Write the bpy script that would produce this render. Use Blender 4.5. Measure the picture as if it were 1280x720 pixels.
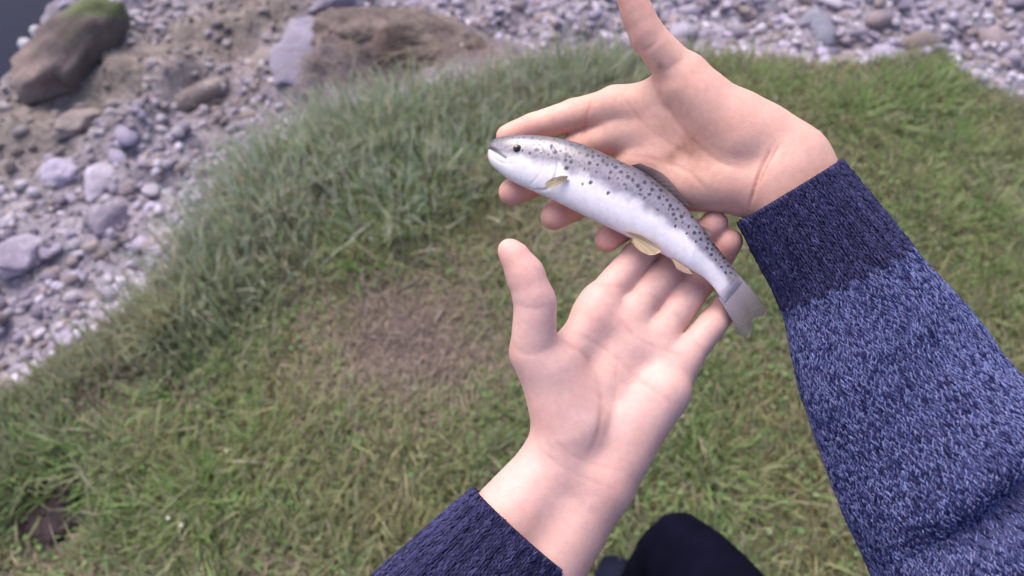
import bpy, math, random
import numpy as np
from mathutils import Vector

for o in list(bpy.data.objects):
    bpy.data.objects.remove(o, do_unlink=True)
scene = bpy.context.scene
COL = scene.collection
rng = np.random.default_rng(7)
random.seed(7)

# ------------------------------------------------------------------ camera, sky, sun, exposure
CAM = np.array([0.0, 0.0, 1.5])
PITCH = math.radians(55)
FPX = 900.0                                    # focal length in photograph pixels (1280 wide)
RIGHT = np.array([1.0, 0, 0])
FWD = np.array([0, math.cos(PITCH), -math.sin(PITCH)])
UP = np.array([0, math.sin(PITCH), math.cos(PITCH)])
cam_data = bpy.data.cameras.new('camera')
cam_data.lens = 36 * FPX / 1280
cam_data.sensor_width = 36
cam_data.clip_start = 0.01
cam_data.clip_end = 3000
cam_data.dof.use_dof = True
cam_data.dof.focus_distance = 0.43
cam_data.dof.aperture_fstop = 6.8
cam = bpy.data.objects.new('camera', cam_data)
COL.objects.link(cam)
cam.location = CAM
cam.rotation_euler = (math.pi / 2 - PITCH, 0, 0)
scene.camera = cam

SUN_EL, SUN_AZ = math.radians(58), math.radians(-35)     # azimuth from +Y towards +X
world = bpy.data.worlds.new('World')
scene.world = world
world.use_nodes = True
wn = world.node_tree.nodes
sky = wn.new('ShaderNodeTexSky')
sky.sky_type = 'NISHITA'
sky.sun_disc = False
sky.sun_elevation = SUN_EL
sky.sun_rotation = SUN_AZ
sky.air_density = 1.0
sky.dust_density = 4.0
sky.ozone_density = 1.0
bg = wn['Background']
bg.inputs[1].default_value = 0.15
world.node_tree.links.new(sky.outputs[0], bg.inputs[0])
sd_ = bpy.data.lights.new('sun', 'SUN')
sd_.energy = 1.3
sd_.angle = math.radians(45)
sd_.color = (1.0, 0.92, 0.85)
sun = bpy.data.objects.new('sun', sd_)
COL.objects.link(sun)
sdir = Vector((math.sin(SUN_AZ) * math.cos(SUN_EL), math.cos(SUN_AZ) * math.cos(SUN_EL), math.sin(SUN_EL)))
sun.rotation_euler = sdir.to_track_quat('Z', 'Y').to_euler()
sun.location = (0, 0, 6)
vs = scene.view_settings
vs.view_transform = 'Standard'
vs.look = 'None'
vs.gamma = 1
vs.use_curve_mapping = False
vs.exposure = 0.96


# ------------------------------------------------------------------ helpers
def cs2w(p):
    """camera-space (x right, y up, depth) metres -> world"""
    p = np.asarray(p, float)
    return CAM + p[..., 0:1] * RIGHT + p[..., 1:2] * UP + p[..., 2:3] * FWD


def K(px, py, d):
    """photograph pixel + depth (m) -> camera space metres"""
    return np.array([(px - 640) / FPX * d, (360 - py) / FPX * d, d])


def P(px, py, d):
    return cs2w(K(px, py, d))


def G(px, py, z=0.0):
    """where the sight line through a pixel meets the height z"""
    r = RIGHT * (px - 640) / FPX + UP * (360 - py) / FPX + FWD
    t = (z - CAM[2]) / r[2]
    return CAM + r * t


def proj(w):
    q = w - CAM
    d = np.maximum(q @ FWD, 1e-3)
    return 640 + q @ RIGHT / d * FPX, 360 - q @ UP / d * FPX


def sstep(a, b, x):
    t = np.clip((x - a) / (b - a), 0, 1)
    return t * t * (3 - 2 * t)


def hash3(i, j, k, seed):
    n = (i.astype(np.int64) * 374761393 + j.astype(np.int64) * 668265263 + k.astype(np.int64) * 2147483647 + seed * 974711) & 0xFFFFFFFF
    n = ((n ^ (n >> 13)) * 1274126177) & 0xFFFFFFFF
    n = ((n ^ (n >> 16)) * 2246822519) & 0xFFFFFFFF
    return ((n ^ (n >> 15)) & 0xFFFFFF) / float(0xFFFFFF)


def vnoise(p, scale=1.0, seed=0):
    """value noise in 0..1 at points p (N,2) or (N,3)"""
    p = np.asarray(p, float) * scale
    if p.shape[1] == 2:
        p = np.c_[p, np.zeros(len(p))]
    i = np.floor(p).astype(np.int64)
    f = p - i
    f = f * f * (3 - 2 * f)
    out = 0
    for dx in (0, 1):
        for dy in (0, 1):
            for dz in (0, 1):
                w = (f[:, 0] if dx else 1 - f[:, 0]) * (f[:, 1] if dy else 1 - f[:, 1]) * (f[:, 2] if dz else 1 - f[:, 2])
                out = out + w * hash3(i[:, 0] + dx, i[:, 1] + dy, i[:, 2] + dz, seed)
    return out


def fbm(p, scale=1.0, seed=0, octv=4):
    a, s, t = 0.5, 0, 0
    for o in range(octv):
        s = s + a * vnoise(p, scale * 2 ** o, seed + o * 17)
        t += a
        a *= 0.5
    return s / t


def mesh_np(name, verts, faces_list, col=None, smooth=True, mats=(), matidx=None):
    """faces_list: list of int arrays (N,3) / (N,4)"""
    me = bpy.data.meshes.new(name)
    verts = np.asarray(verts, np.float32)
    tot = sum(len(f) for f in faces_list)
    loops = np.concatenate([np.asarray(f, np.int32).ravel() for f in faces_list])
    sizes = np.concatenate([np.full(len(f), np.asarray(f).shape[1], np.int32) for f in faces_list])
    starts = np.concatenate([[0], np.cumsum(sizes)[:-1]]).astype(np.int32)
    me.vertices.add(len(verts))
    me.vertices.foreach_set('co', verts.ravel())
    me.loops.add(len(loops))
    me.loops.foreach_set('vertex_index', loops)
    me.polygons.add(tot)
    me.polygons.foreach_set('loop_start', starts)
    if smooth:
        me.polygons.foreach_set('use_smooth', np.ones(tot, bool))
    if matidx is not None:
        me.polygons.foreach_set('material_index', np.asarray(matidx, np.int32))
    if col is not None:
        a = me.color_attributes.new('Col', 'FLOAT_COLOR', 'POINT')
        c = np.ones((len(verts), 4), np.float32)
        c[:, :np.asarray(col).shape[1]] = col
        a.data.foreach_set('color', c.ravel())
    for m in mats:
        me.materials.append(m)
    me.update()
    me.validate()
    return me


def obj(name, me, parent=None, loc=None):
    o = bpy.data.objects.new(name, me)
    COL.objects.link(o)
    if parent is not None:
        o.parent = parent
    if loc is not None:
        o.location = loc
    return o


def tag(o, label=None, cat=None, group=None, kind=None):
    if label: o['label'] = label
    if cat: o['category'] = cat
    if group: o['group'] = group
    if kind: o['kind'] = kind
    return o


def empty(name, loc):
    o = bpy.data.objects.new(name, None)
    COL.objects.link(o)
    o.location = loc
    o.empty_display_size = 0.05
    return o


def mat(name, rough=0.7, color=None, attr=True, bump=None, spec=0.4, sss=0.0, trans=0.0, mottle=None, coat=0.0, sssr=(0.006, 0.002, 0.0012), metallic=0.0):
    m = bpy.data.materials.new(name)
    m.use_nodes = True
    nt = m.node_tree
    N, L = nt.nodes, nt.links
    b = N['Principled BSDF']
    b.inputs['Roughness'].default_value = rough
    b.inputs['Specular IOR Level'].default_value = spec
    b.inputs['Metallic'].default_value = metallic
    src = None
    if attr:
        a = N.new('ShaderNodeVertexColor'); a.layer_name = 'Col'
        src = a.outputs[0]
    else:
        rgb = N.new('ShaderNodeRGB'); rgb.outputs[0].default_value = (*color, 1)
        src = rgb.outputs[0]
    tc = N.new('ShaderNodeTexCoord')
    if mottle:
        for (sc, amt, det) in mottle:
            nz = N.new('ShaderNodeTexNoise')
            nz.inputs['Scale'].default_value = sc
            nz.inputs['Detail'].default_value = det
            L.new(tc.outputs['Object'], nz.inputs['Vector'])
            mr = N.new('ShaderNodeMapRange')
            mr.inputs['From Min'].default_value = 0.3
            mr.inputs['From Max'].default_value = 0.7
            mr.inputs['To Min'].default_value = 1 - amt
            mr.inputs['To Max'].default_value = 1 + amt
            L.new(nz.outputs['Fac'], mr.inputs['Value'])
            mx = N.new('ShaderNodeVectorMath'); mx.operation = 'SCALE'
            L.new(src, mx.inputs[0]); L.new(mr.outputs[0], mx.inputs['Scale'])
            src = mx.outputs[0]
    L.new(src, b.inputs['Base Color'])
    if bump:
        last = None
        for (kind, sc, strength, dist) in bump:
            if kind == 'noise':
                t = N.new('ShaderNodeTexNoise'); t.inputs['Detail'].default_value = 5
                out = t.outputs['Fac']
            else:
                t = N.new('ShaderNodeTexVoronoi'); out = t.outputs['Distance']
            t.inputs['Scale'].default_value = sc
            L.new(tc.outputs['Object'], t.inputs['Vector'])
            bp = N.new('ShaderNodeBump')
            bp.inputs['Strength'].default_value = strength
            bp.inputs['Distance'].default_value = dist
            L.new(out, bp.inputs['Height'])
            if last: L.new(last, bp.inputs['Normal'])
            last = bp.outputs[0]
        L.new(last, b.inputs['Normal'])
    if sss:
        b.inputs['Subsurface Weight'].default_value = sss
        b.inputs['Subsurface Radius'].default_value = (1, 0.35, 0.2)
        b.inputs['Subsurface Scale'].default_value = sssr[0]
    if coat:
        b.inputs['Coat Weight'].default_value = coat
        b.inputs['Coat Roughness'].default_value = 0.18
    if trans:
        tr = N.new('ShaderNodeBsdfTranslucent')
        L.new(src, tr.inputs['Color'])
        mxs = N.new('ShaderNodeMixShader')
        mxs.inputs[0].default_value = trans
        L.new(b.outputs[0], mxs.inputs[1]); L.new(tr.outputs[0], mxs.inputs[2])
        L.new(mxs.outputs[0], N['Material Output'].inputs['Surface'])
    return m


M_ground = mat('ground_soil', 0.95, mottle=[(9, .25, 6), (60, .35, 6)], bump=[('noise', 25, .7, .02), ('noise', 140, .6, .006)], spec=.15)
M_grass = mat('grass_blade', 0.55, trans=.42, spec=.3)
M_leaf = mat('clover_leaf', 0.5, trans=.25, spec=.3)
M_stone = mat('river_stone', 0.85, mottle=[(14, .18, 6), (90, .2, 5)], bump=[('noise', 60, .5, .01)], spec=.25)
M_skin = mat('skin', 0.52, mottle=[(55, .045, 4), (260, .05, 4)], bump=[('noise', 900, .22, .0006), ('voronoi', 700, .10, .0005)], spec=.38, sss=.35)
M_nail = mat('nail', 0.3, color=(.62, .40, .36), attr=False, spec=.5)
M_knit = mat('knit_yarn', 0.95, spec=.1, bump=[('noise', 1500, .5, .0005)])
M_trouser = mat('trouser_cloth', 0.9, color=(.0035, .0035, .0105), attr=False, spec=.03, mottle=[(30, .2, 3)], bump=[('noise', 500, .3, .001)])
M_boot = mat('boot_rubber', 0.5, color=(.008, .009, .022), attr=False, spec=.04, mottle=[(20, .2, 3)])
M_fish = mat('trout_skin', 0.30, mottle=[(300, .05, 3)], bump=[('voronoi', 900, .12, .0005)], spec=.6, coat=.35, sss=.12, sssr=(.002, 0, 0))
M_fin = mat('fin_membrane', 0.4, trans=.15, spec=.45)
_nt = M_fin.node_tree                                   # thin membrane lets some of what lies behind show through
_tp = _nt.nodes.new('ShaderNodeBsdfTransparent')
_mx = _nt.nodes.new('ShaderNodeMixShader')
_vc = _nt.nodes.new('ShaderNodeVertexColor'); _vc.layer_name = 'Col'
_iv = _nt.nodes.new('ShaderNodeMath'); _iv.operation = 'SUBTRACT'; _iv.inputs[0].default_value = 1.08
_nt.links.new(_vc.outputs['Alpha'], _iv.inputs[1]); _nt.links.new(_iv.outputs[0], _mx.inputs[0])
_prev = _nt.nodes['Material Output'].inputs['Surface'].links[0].from_socket
_nt.links.new(_prev, _mx.inputs[1]); _nt.links.new(_tp.outputs[0], _mx.inputs[2])
_nt.links.new(_mx.outputs[0], _nt.nodes['Material Output'].inputs['Surface'])
M_eye = mat('eye_iris', 0.12, attr=True, spec=.7)


def kint(keys, x):
    ks = np.array([k[0] for k in keys], float)
    return np.stack([np.interp(x, ks, np.array([k[1][c] for k in keys], float)) for c in range(len(keys[0][1]))], -1)


def crom(pts, n):
    """Catmull-Rom resample of control rows to n rows"""
    pts = np.asarray(pts, float)
    p = np.vstack([2 * pts[0] - pts[1], pts, 2 * pts[-1] - pts[-2]])
    t = np.linspace(0, len(pts) - 1 - 1e-9, n)
    i = np.floor(t).astype(int)
    f = (t - i)[:, None]
    a, b, c, d = p[i], p[i + 1], p[i + 2], p[i + 3]
    return 0.5 * (2 * b + (c - a) * f + (2 * a - 5 * b + 4 * c - d) * f ** 2 + (3 * b - a - 3 * c + d) * f ** 3)


def grid_faces(n, m, wrap=True, off=0):
    i = np.arange(n - 1)[:, None]
    j = np.arange(m if wrap else m - 1)[None, :]
    j2 = (j + 1) % m
    return (off + np.stack([i * m + j, i * m + j2, (i + 1) * m + j2, (i + 1) * m + j], -1)).reshape(-1, 4)


# ------------------------------------------------------------------ terrain
EDGE_PX = [(-420, 680), (-200, 590), (0, 505), (60, 468), (130, 425), (185, 378), (235, 330), (290, 268), (345, 205), (400, 168),
           (480, 142), (560, 126), (640, 104), (700, 92), (780, 84), (850, 76), (960, 70), (1040, 80), (1110, 76), (1175, 66), (1225, 104),
           (1280, 130), (1450, 200), (1700, 250)]
edge_w = np.array([G(x, y)[:2] for x, y in EDGE_PX])
POLY = np.vstack([[[-9, -9]], [[-4.5, -2.5]], edge_w, [[6.5, 1.5]], [[9, -9]]])


def poly_sd(q):
    """signed distance to the grass plateau: negative inside"""
    q = np.asarray(q, float)
    best = np.full(len(q), 1e9)
    inside = np.zeros(len(q), bool)
    n = len(POLY)
    for i in range(n):
        a, b = POLY[i], POLY[(i + 1) % n]
        ab = b - a
        t = np.clip(((q - a) @ ab) / (ab @ ab), 0, 1)
        d = np.hypot(*(q - a - t[:, None] * ab).T)
        best = np.minimum(best, d)
        c = ((a[1] > q[:, 1]) != (b[1] > q[:, 1]))
        with np.errstate(divide='ignore', invalid='ignore'):
            xx = (b[0] - a[0]) * (q[:, 1] - a[1]) / (b[1] - a[1] + 1e-12) + a[0]
        inside ^= c & (q[:, 0] < xx)
    return np.where(inside, -best, best)


def seg_d(q, a, b):
    a, b = np.asarray(a)[:2], np.asarray(b)[:2]
    ab = b - a
    t = np.clip(((q - a) @ ab) / (ab @ ab), 0, 1)
    return np.hypot(*(q - a - t[:, None] * ab).T), t


BZ = -0.30                                           # beach level
RIV_A, RIV_B = G(-40, 150, BZ)[:2], G(110, -60, BZ)[:2]
rv = (RIV_B - RIV_A) / np.linalg.norm(RIV_B - RIV_A)
RIV_N = np.array([-rv[1], rv[0]])
if RIV_N @ (G(0, 0, BZ)[:2] - RIV_A) < 0: RIV_N = -RIV_N
HOLE = G(57, 645)[:2]
MOUND = G(500, 40, -.08)[:2]
DEAD = G(525, 420)[:2]
DEAD2 = G(385, 275)[:2]


def terrain(q):
    q = np.asarray(q, float)
    s = poly_sd(q) + (fbm(q, 5, 3) - .5) * .16
    n1 = fbm(q, 2.2, 11)
    n2 = fbm(q, 12, 12)
    z = (n1 - .5) * .06 + (n2 - .5) * .03 * sstep(-.2, .1, s)
    z += BZ * sstep(-.02, .42, s) - .05 * np.clip(s - .4, 0, 3)
    # stony steps on the beach
    z += (fbm(q, 6, 5) - .5) * .22 * sstep(.15, .5, s)
    d, _ = seg_d(q, G(195, 150, BZ), G(320, 55, BZ))
    side = (q - G(195, 150, BZ)[:2]) @ RIV_N
    z += (.075 * np.tanh(side / .03) + .02) * np.exp(-(d / .15) ** 2)
    # brown earth bank with overhanging turf
    dm = np.hypot((q[:, 0] - MOUND[0]) / .52, (q[:, 1] - MOUND[1]) / .30)
    z += .20 * np.exp(-dm ** 2 * 1.3) * (0.5 + 1.0 * fbm(q, 9, 31))
    # river bed
    r = (q - RIV_A) @ RIV_N
    z -= .35 * sstep(-.05, .5, r)
    z = np.where(r > 4, z + .5 * sstep(4, 9, r), z)
    # dug hole in the turf
    dh = np.hypot(*(q - HOLE).T)
    z -= .07 * np.exp(-(dh / .08) ** 2)
    far = np.hypot(q[:, 0], q[:, 1])
    z += (fbm(q, .05, 41) - .4) * 6 * sstep(15, 120, far)
    return z


ax = np.concatenate([-np.geomspace(4.2, 400, 34)[::-1], np.linspace(-4, 4, 230), np.geomspace(4.2, 400, 34)])
ay = np.concatenate([-np.geomspace(1.7, 400, 34)[::-1], np.linspace(-1.5, 5, 190), np.geomspace(5.2, 400, 34)])
X, Y = np.meshgrid(ax, ay, indexing='ij')
gq = np.c_[X.ravel(), Y.ravel()]
gz = terrain(gq)
gs = poly_sd(gq) + (fbm(gq, 5, 3) - .5) * .16
c_turf = np.array([.12, .115, .06]); c_gravel = np.array([.25, .22, .26]); c_mud = np.array([.175, .145, .135]); c_earth = np.array([.10, .07, .065])
w = sstep(-.05, .2, gs)[:, None]
gc = c_turf * (1 - w) + c_gravel * w
md, mt_ = seg_d(gq, G(20, 150, BZ), G(330, -10, BZ))
mw = (np.exp(-(md / .36) ** 2.0) * sstep(.1, .4, gs))[:, None]
gc = gc * (1 - mw) + c_mud * mw
dm = np.hypot((gq[:, 0] - MOUND[0]) / .52, (gq[:, 1] - MOUND[1]) / .34)
ew = (np.exp(-dm ** 2 * 1.1) * sstep(-.15, .0, gs))[:, None]
gc = gc * (1 - ew) + c_earth * ew
hw = np.exp(-(np.hypot(*(gq - HOLE).T) / .12) ** 2)[:, None]
gc = gc * (1 - hw) + np.array([.045, .032, .035]) * hw
dd = np.exp(-((gq[:, 0] - DEAD[0]) / .25) ** 2 - ((gq[:, 1] - DEAD[1]) / .20) ** 2)[:, None]
gc = gc * (1 - dd) + np.array([.105, .075, .074]) * dd
farg = sstep(6, 14, np.hypot(gq[:, 0], gq[:, 1]))[:, None]
gc = gc * (1 - farg) + np.array([.09, .11, .045]) * farg
ground = obj('ground', mesh_np('ground', np.c_[gq, gz], [grid_faces(len(ax), len(ay), False)[:, ::-1]], gc, True, [M_ground]))
tag(ground, 'grassy bank sloping to a stony river shore', kind='structure')

# river water
mw_ = mat('river_water', .12, color=(.010, .012, .030), attr=False, spec=.04, bump=[('noise', 7, .25, .02)])
rc = RIV_A + RIV_N * 2.2
pts = [rc - rv * 40 - RIV_N * 2.2, rc + rv * 40 - RIV_N * 2.2, rc + rv * 40 + RIV_N * 5, rc - rv * 40 + RIV_N * 5]
river = obj('river_water', mesh_np('river_water', [[p[0], p[1], BZ - .19] for p in pts], [np.array([[0, 1, 2, 3]])], None, False, [mw_]))
tag(river, 'dark blue river water beyond the mossy boulder', kind='structure')


# ------------------------------------------------------------------ stones
def ico(sub):
    import bmesh
    bm = bmesh.new()
    bmesh.ops.create_icosphere(bm, subdivisions=sub, radius=1)
    v = np.array([x.co[:] for x in bm.verts]); f = np.array([[x.index for x in y.verts] for y in bm.faces])
    bm.free()
    return v, f


ico1, ico2, ico3, ico4 = ico(1), ico(2), ico(3), ico(4)


def rock_shape(v, seed, rough=.35):
    n = vnoise(v + 7.3 * seed, 1.3, seed) - .5
    n2 = vnoise(v - 3.1 * seed, 3.1, seed + 5) - .5
    out = v * (1 + rough * 1.5 * n + rough * .5 * n2)[:, None]
    # a few flattening planes give facets
    r = np.random.default_rng(seed)
    for _ in range(5):
        d = r.normal(size=3); d /= np.linalg.norm(d)
        lim = r.uniform(.55, .85)
        e = out @ d
        out = out - np.clip(e - lim, 0, None)[:, None] * d * .8
    return out


stone_meshes = []
tones = [(.32, .285, .34), (.26, .225, .28), (.38, .345, .385), (.27, .22, .225), (.18, .155, .195), (.34, .30, .375), (.23, .19, .175), (.42, .385, .43)]
tones = [tuple(np.array(t_) * np.array([1.16, 1.15, 1.2])) for t_ in tones]
TONE_N = ['lilac grey', 'purplish grey', 'pale grey', 'brownish', 'dark slate', 'pale lilac', 'brown', 'whitish']
for k in range(16):
    v, f = ico3 if k < 4 else ico2
    sv = rock_shape(v, 100 + k, .3 if k % 2 else .42)
    t = np.array(tones[k % 8]) * 0.92
    cc = t * (0.8 + .4 * vnoise(sv, 2.5, k))[:, None]
    stone_meshes.append(mesh_np('stone', sv, [f], cc, True, [M_stone]))


def slope_ok(q):
    return poly_sd(q)


def scatter(n, lo, hi, margin=(-420, 1750, -110, 800)):
    """random ground positions inside the widened view"""
    q = np.c_[rng.uniform(-3.6, 3.6, n * 6), rng.uniform(-.3, 4.6, n * 6)]
    px, py = proj(np.c_[q, np.zeros(len(q))])
    ok = (px > margin[0]) & (px < margin[1]) & (py > margin[2]) & (py < margin[3]) & (q[:, 1] > -.2)
    q = q[ok]
    s = poly_sd(q)
    q = q[(s > lo) & (s < hi)]
    return q[:n]


cand = scatter(2600, .06, 3, (-120, 1400, -90, 800))
csd = poly_sd(cand)
px, py = proj(np.c_[cand, np.full(len(cand), BZ)])
md, _ = seg_d(cand, G(20, 150, BZ), G(330, -10, BZ))
dmo = np.hypot((cand[:, 0] - MOUND[0]) / .5, (cand[:, 1] - MOUND[1]) / .34)
rr = (cand - RIV_A) @ RIV_N
prob = 1 - .85 * np.exp(-(md / .33) ** 2)
keep = (rng.random(len(cand)) < prob) & (dmo > 1.05) & (rr < -.12) & (np.hypot(*(cand - G(100, 60, BZ)[:2]).T) > .2)
cand = cand[keep]; px = px[keep]; py = py[keep]
placed = []
nst = 0
for (x, y), ux, uy in zip(cand, px, py):
    right = ux > 800
    r = float(np.clip(rng.lognormal(math.log(.020 if not right else .032), .42), .011, .065))
    if any((x - a) ** 2 + (y - b) ** 2 < (.8 * (r + c)) ** 2 for a, b, c in placed):
        continue
    placed.append((x, y, r))
    if nst >= 290: break
    if not (-60 < ux < 1340 and -50 < uy < 560): continue
    nst += 1
    ki = int(rng.integers(16))
    o = obj('stone', stone_meshes[ki])
    look = ('big ' if r > .045 else 'small ' if r < .025 else '') + TONE_N[ki % 8]
    z = terrain(np.array([[x, y]]))[0]
    sx, sy, sz = r * rng.uniform(.9, 1.35), r * rng.uniform(.75, 1.05), r * rng.uniform(.5, .8)
    o.location = (x, y, z + sz * .25)
    o.scale = (sx, sy, sz)
    o.rotation_euler = (rng.uniform(-.3, .3), rng.uniform(-.3, .3), rng.uniform(0, 6.28))
    if right:
        tag(o, look + ' cobble on the shore beyond the daisies', 'stone', look + ' cobbles beyond the daisies')
    elif ux > 420:
        tag(o, look + ' stone on the shore beyond the long grass', 'stone', look + ' stones beyond the long grass')
    else:
        tag(o, look + ' stone in the gravel between grass and boulder', 'stone', look + ' stones between grass and boulder')


def stone_stuff(name, q, rmin, rmax, base, label):
    v, f = base
    n = len(q)
    shapes = np.stack([rock_shape(v, 300 + k, .4) for k in range(12)])
    sh = shapes[rng.integers(12, size=n)]
    r = rng.lognormal(math.log((rmin * rmax) ** .5), .35, n).clip(rmin, rmax)
    a = rng.uniform(0, 6.28, n)
    sc = np.stack([r * rng.uniform(.9, 1.4, n), r * rng.uniform(.7, 1, n), r * rng.uniform(.5, .85, n)], -1)
    p = sh * sc[:, None]
    ca, sa = np.cos(a)[:, None], np.sin(a)[:, None]
    p = np.stack([p[..., 0] * ca - p[..., 1] * sa, p[..., 0] * sa + p[..., 1] * ca, p[..., 2]], -1)
    z = terrain(q)
    p += np.c_[q, z + sc[:, 2] * .3][:, None]
    t = np.array(tones)[rng.integers(8, size=n)] * rng.uniform(.6, 1.15, n)[:, None]
    dmd, _ = seg_d(q, G(20, 150, BZ), G(330, -10, BZ))
    mm = (np.exp(-(dmd / .40) ** 2) * .85)[:, None]
    t = t * (1 - mm) + c_mud * rng.uniform(.7, 1.2, n)[:, None] * mm
    cc = np.repeat(t, len(v), 0)
    ff = (f[None] + (np.arange(n) * len(v))[:, None, None]).reshape(-1, 3)
    o = obj(name, mesh_np(name, p.reshape(-1, 3), [ff], cc, True, [M_stone]))
    tag(o, label, 'gravel', kind='stuff')


def thin(q):
    dmo = np.hypot((q[:, 0] - MOUND[0]) / .5, (q[:, 1] - MOUND[1]) / .34)
    md, _ = seg_d(q, G(20, 150, BZ), G(330, -10, BZ))
    rr = (q - RIV_A) @ RIV_N
    return q[(dmo > 1.0) & (rr < .02) & (rng.random(len(q)) < 1 - .8 * np.exp(-(md / .30) ** 2))]


stone_stuff('gravel', thin(scatter(6000, .02, 4)), .010, .026, ico2, 'lilac grey shore gravel around the larger stones')
stone_stuff('fine_gravel', thin(scatter(12000, -.03, 4)), .004, .010, ico1, 'fine grey grit filling the gaps between shore stones')

# larger rocks half sunk in the shore
for (x, y, sx, sy, sz, ti, lab) in [(120, 215, .10, .07, .05, 0, 'broad lilac rock sunk in the gravel below the mud'), (240, 108, .19, .045, .06, 6, 'long brown rock along the ledge in the mud'),
                                    (60, 205, .09, .06, .04, 5, 'pale lilac rock at the lower end of the mud'), (330, 75, .09, .06, .05, 6, 'brown rock between the mud and the lilac slab'),
                                    (140, 285, .08, .06, .05, 4, 'dark slate rock jutting from the lilac gravel'), (30, 330, .08, .07, .045, 1, 'purplish grey rock low in the gravel near the grass'),
                                    (90, 150, .09, .05, .04, 6, 'brown rock in the mud below the mossy boulder'), (420, 18, .10, .06, .06, 4, 'dark rock at the foot of the brown earth bank')]:
    v = rock_shape(ico4[0], int(x * 3 + y), .45)
    v = v * (1 + .4 * (fbm(v, 2.5, 3, 6)[:, None] - .5)) * np.array([sx, sy, sz])
    cc = np.array(tones[ti]) * (.7 + .5 * fbm(v, 16, 5))[:, None]
    g = G(x, y, BZ)
    o = obj('rock', mesh_np('rock', v, [ico4[1]], cc, True, [M_stone]), loc=(g[0], g[1], terrain(g[None, :2])[0] + sz * .1))
    o.rotation_euler = (0, 0, 1.0 + rng.uniform(-.4, .4))
    tag(o, lab, 'rock')

# brown earth bank, undercut, with clods
ico5 = ico(5)
ev_ = rock_shape(ico5[0], 404, .45)
ev_ = ev_ * (1 + .55 * (fbm(ev_, 2.2, 8, 6)[:, None] - .5)) * np.array([.33, .15, .11])
ev_[:, 2] += .02 * (fbm(ev_, 14, 19) - .5) * 2
ec_ = np.array([.15, .115, .108]) * (.45 + 1.1 * fbm(ev_, 11, 15, 5))[:, None]
g = G(508, 38, -.1)
o = obj('earth_bank', mesh_np('earth_bank', ev_, [ico5[1]], ec_, True, [M_ground]), loc=(g[0], g[1], -.20))
o.rotation_euler = (0, 0, -.12)
tag(o, 'crumbling brown earth bank behind the long grass', 'earth bank')

# boulder with moss at the river edge
bd = empty('boulder', (*G(92, 66, BZ)[:2], BZ - .06))
bv = rock_shape(ico4[0], 55, .30)
bv = bv * (1 + .45 * (fbm(bv, 3.5, 9, 6)[:, None] - .5)) * np.array([.30, .13, .13])
mossy = sstep(.72, .92, fbm(bv, 9, 4) + 1.2 * bv[:, 0] + .8 * bv[:, 2])[:, None]
bc = np.array([.105, .08, .078]) * (.7 + .6 * fbm(bv, 14, 6))[:, None]
pinkish = sstep(.0, -.25, bv[:, 0:1]) * .7
bc = bc * (1 - pinkish) + np.array([.27, .20, .19]) * pinkish
bc = bc * (1 - mossy * .8) + np.array([.10, .125, .05]) * mossy * .8
bo = obj('rock', mesh_np('boulder', bv, [ico4[1]], bc, True, [M_stone]), bd)
_bdv = G(168, 0, BZ + .08) - G(20, 112, BZ + .08)
ang = math.atan2(_bdv[1], _bdv[0])
bd.rotation_euler = (0, 0, ang)
bd.location.z = BZ - .01
tag(bd, 'brown mossy boulder beside the dark river water', 'boulder')
for i, (x, y, r) in enumerate([(30, 52, .045), (47, 38, .05)]):
    g = G(x, y, BZ - .14)
    o = obj('white_stone', stone_meshes[i])
    me = stone_meshes[4 + i].copy(); o.data = me
    me.color_attributes['Col'].data.foreach_set('color', np.tile(np.array([.55, .53, .57, 1], np.float32), len(me.vertices)))
    o.location = (g[0], g[1], BZ - .16); o.scale = (r * .8, r * .7, r)
    tag(o, 'white stone poking out of the dark river water', 'stone', 'white stones in the water')
for (x, y, sx, sy, tone, lab) in [(376, 78, .11, .20, (.225, .20, .265), 'added pale lilac slab standing in for a lens smear beside the brown earth bank'),  # made-up slab, its lilac tone imitates a smear on the lens
                                  (1024, 20, .09, .14, (.19, .185, .235), 'flat blue grey rock slab among the shore cobbles')]:
    g = G(x, y, BZ + .06)
    v = rock_shape(ico4[0], int(x), .4) * np.array([sx, sy, .045])
    v = v * (1 + .35 * (fbm(v, 14, 3, 5)[:, None] - .5))
    cc = np.array(tone) * (.8 + .4 * fbm(v, 9, 5))[:, None]
    o = obj('flat_slab', mesh_np('flat_slab', v, [ico4[1]], cc, True, [M_stone]))
    o.location = (g[0], g[1], terrain(g[None, :2])[0] + .01)
    tag(o, lab, 'rock')

# ------------------------------------------------------------------ grass
def blades(q, h, wd, az, lean, curl, colb, colt):
    """each blade: two quads and a tip triangle"""
    n = len(q)
    z = terrain(q) - .004
    base = np.c_[q, z]
    d = np.c_[np.cos(az), np.sin(az), np.zeros(n)]
    sd = np.c_[-np.sin(az + curl), np.cos(az + curl), np.zeros(n)]
    rows = []
    for t, wf in ((0, .8), (.4, 1.0), (.75, .7)):
        off = d * (lean * h * t ** 1.7)[:, None]
        up = np.zeros((n, 3)); up[:, 2] = h * (t - .35 * np.minimum(lean, 1.2) * t ** 2.2)
        c = base + off + up
        rows.append(c - sd * (wd * wf / 2)[:, None]); rows.append(c + sd * (wd * wf / 2)[:, None])
    tip = base + d * (lean * h)[:, None]
    tip[:, 2] += h * (1 - .35 * np.minimum(lean, 1.2))
    rows.append(tip)
    v = np.stack(rows, 1)
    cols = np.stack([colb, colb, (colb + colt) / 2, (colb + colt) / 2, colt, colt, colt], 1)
    b = (np.arange(n) * 7)[:, None]
    quads = np.concatenate([b + np.array([[0, 1, 3, 2]]), b + np.array([[2, 3, 5, 4]])])
    tris = b + np.array([[4, 5, 6]])
    return v.reshape(-1, 3), quads, tris, cols.reshape(-1, 3)


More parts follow.
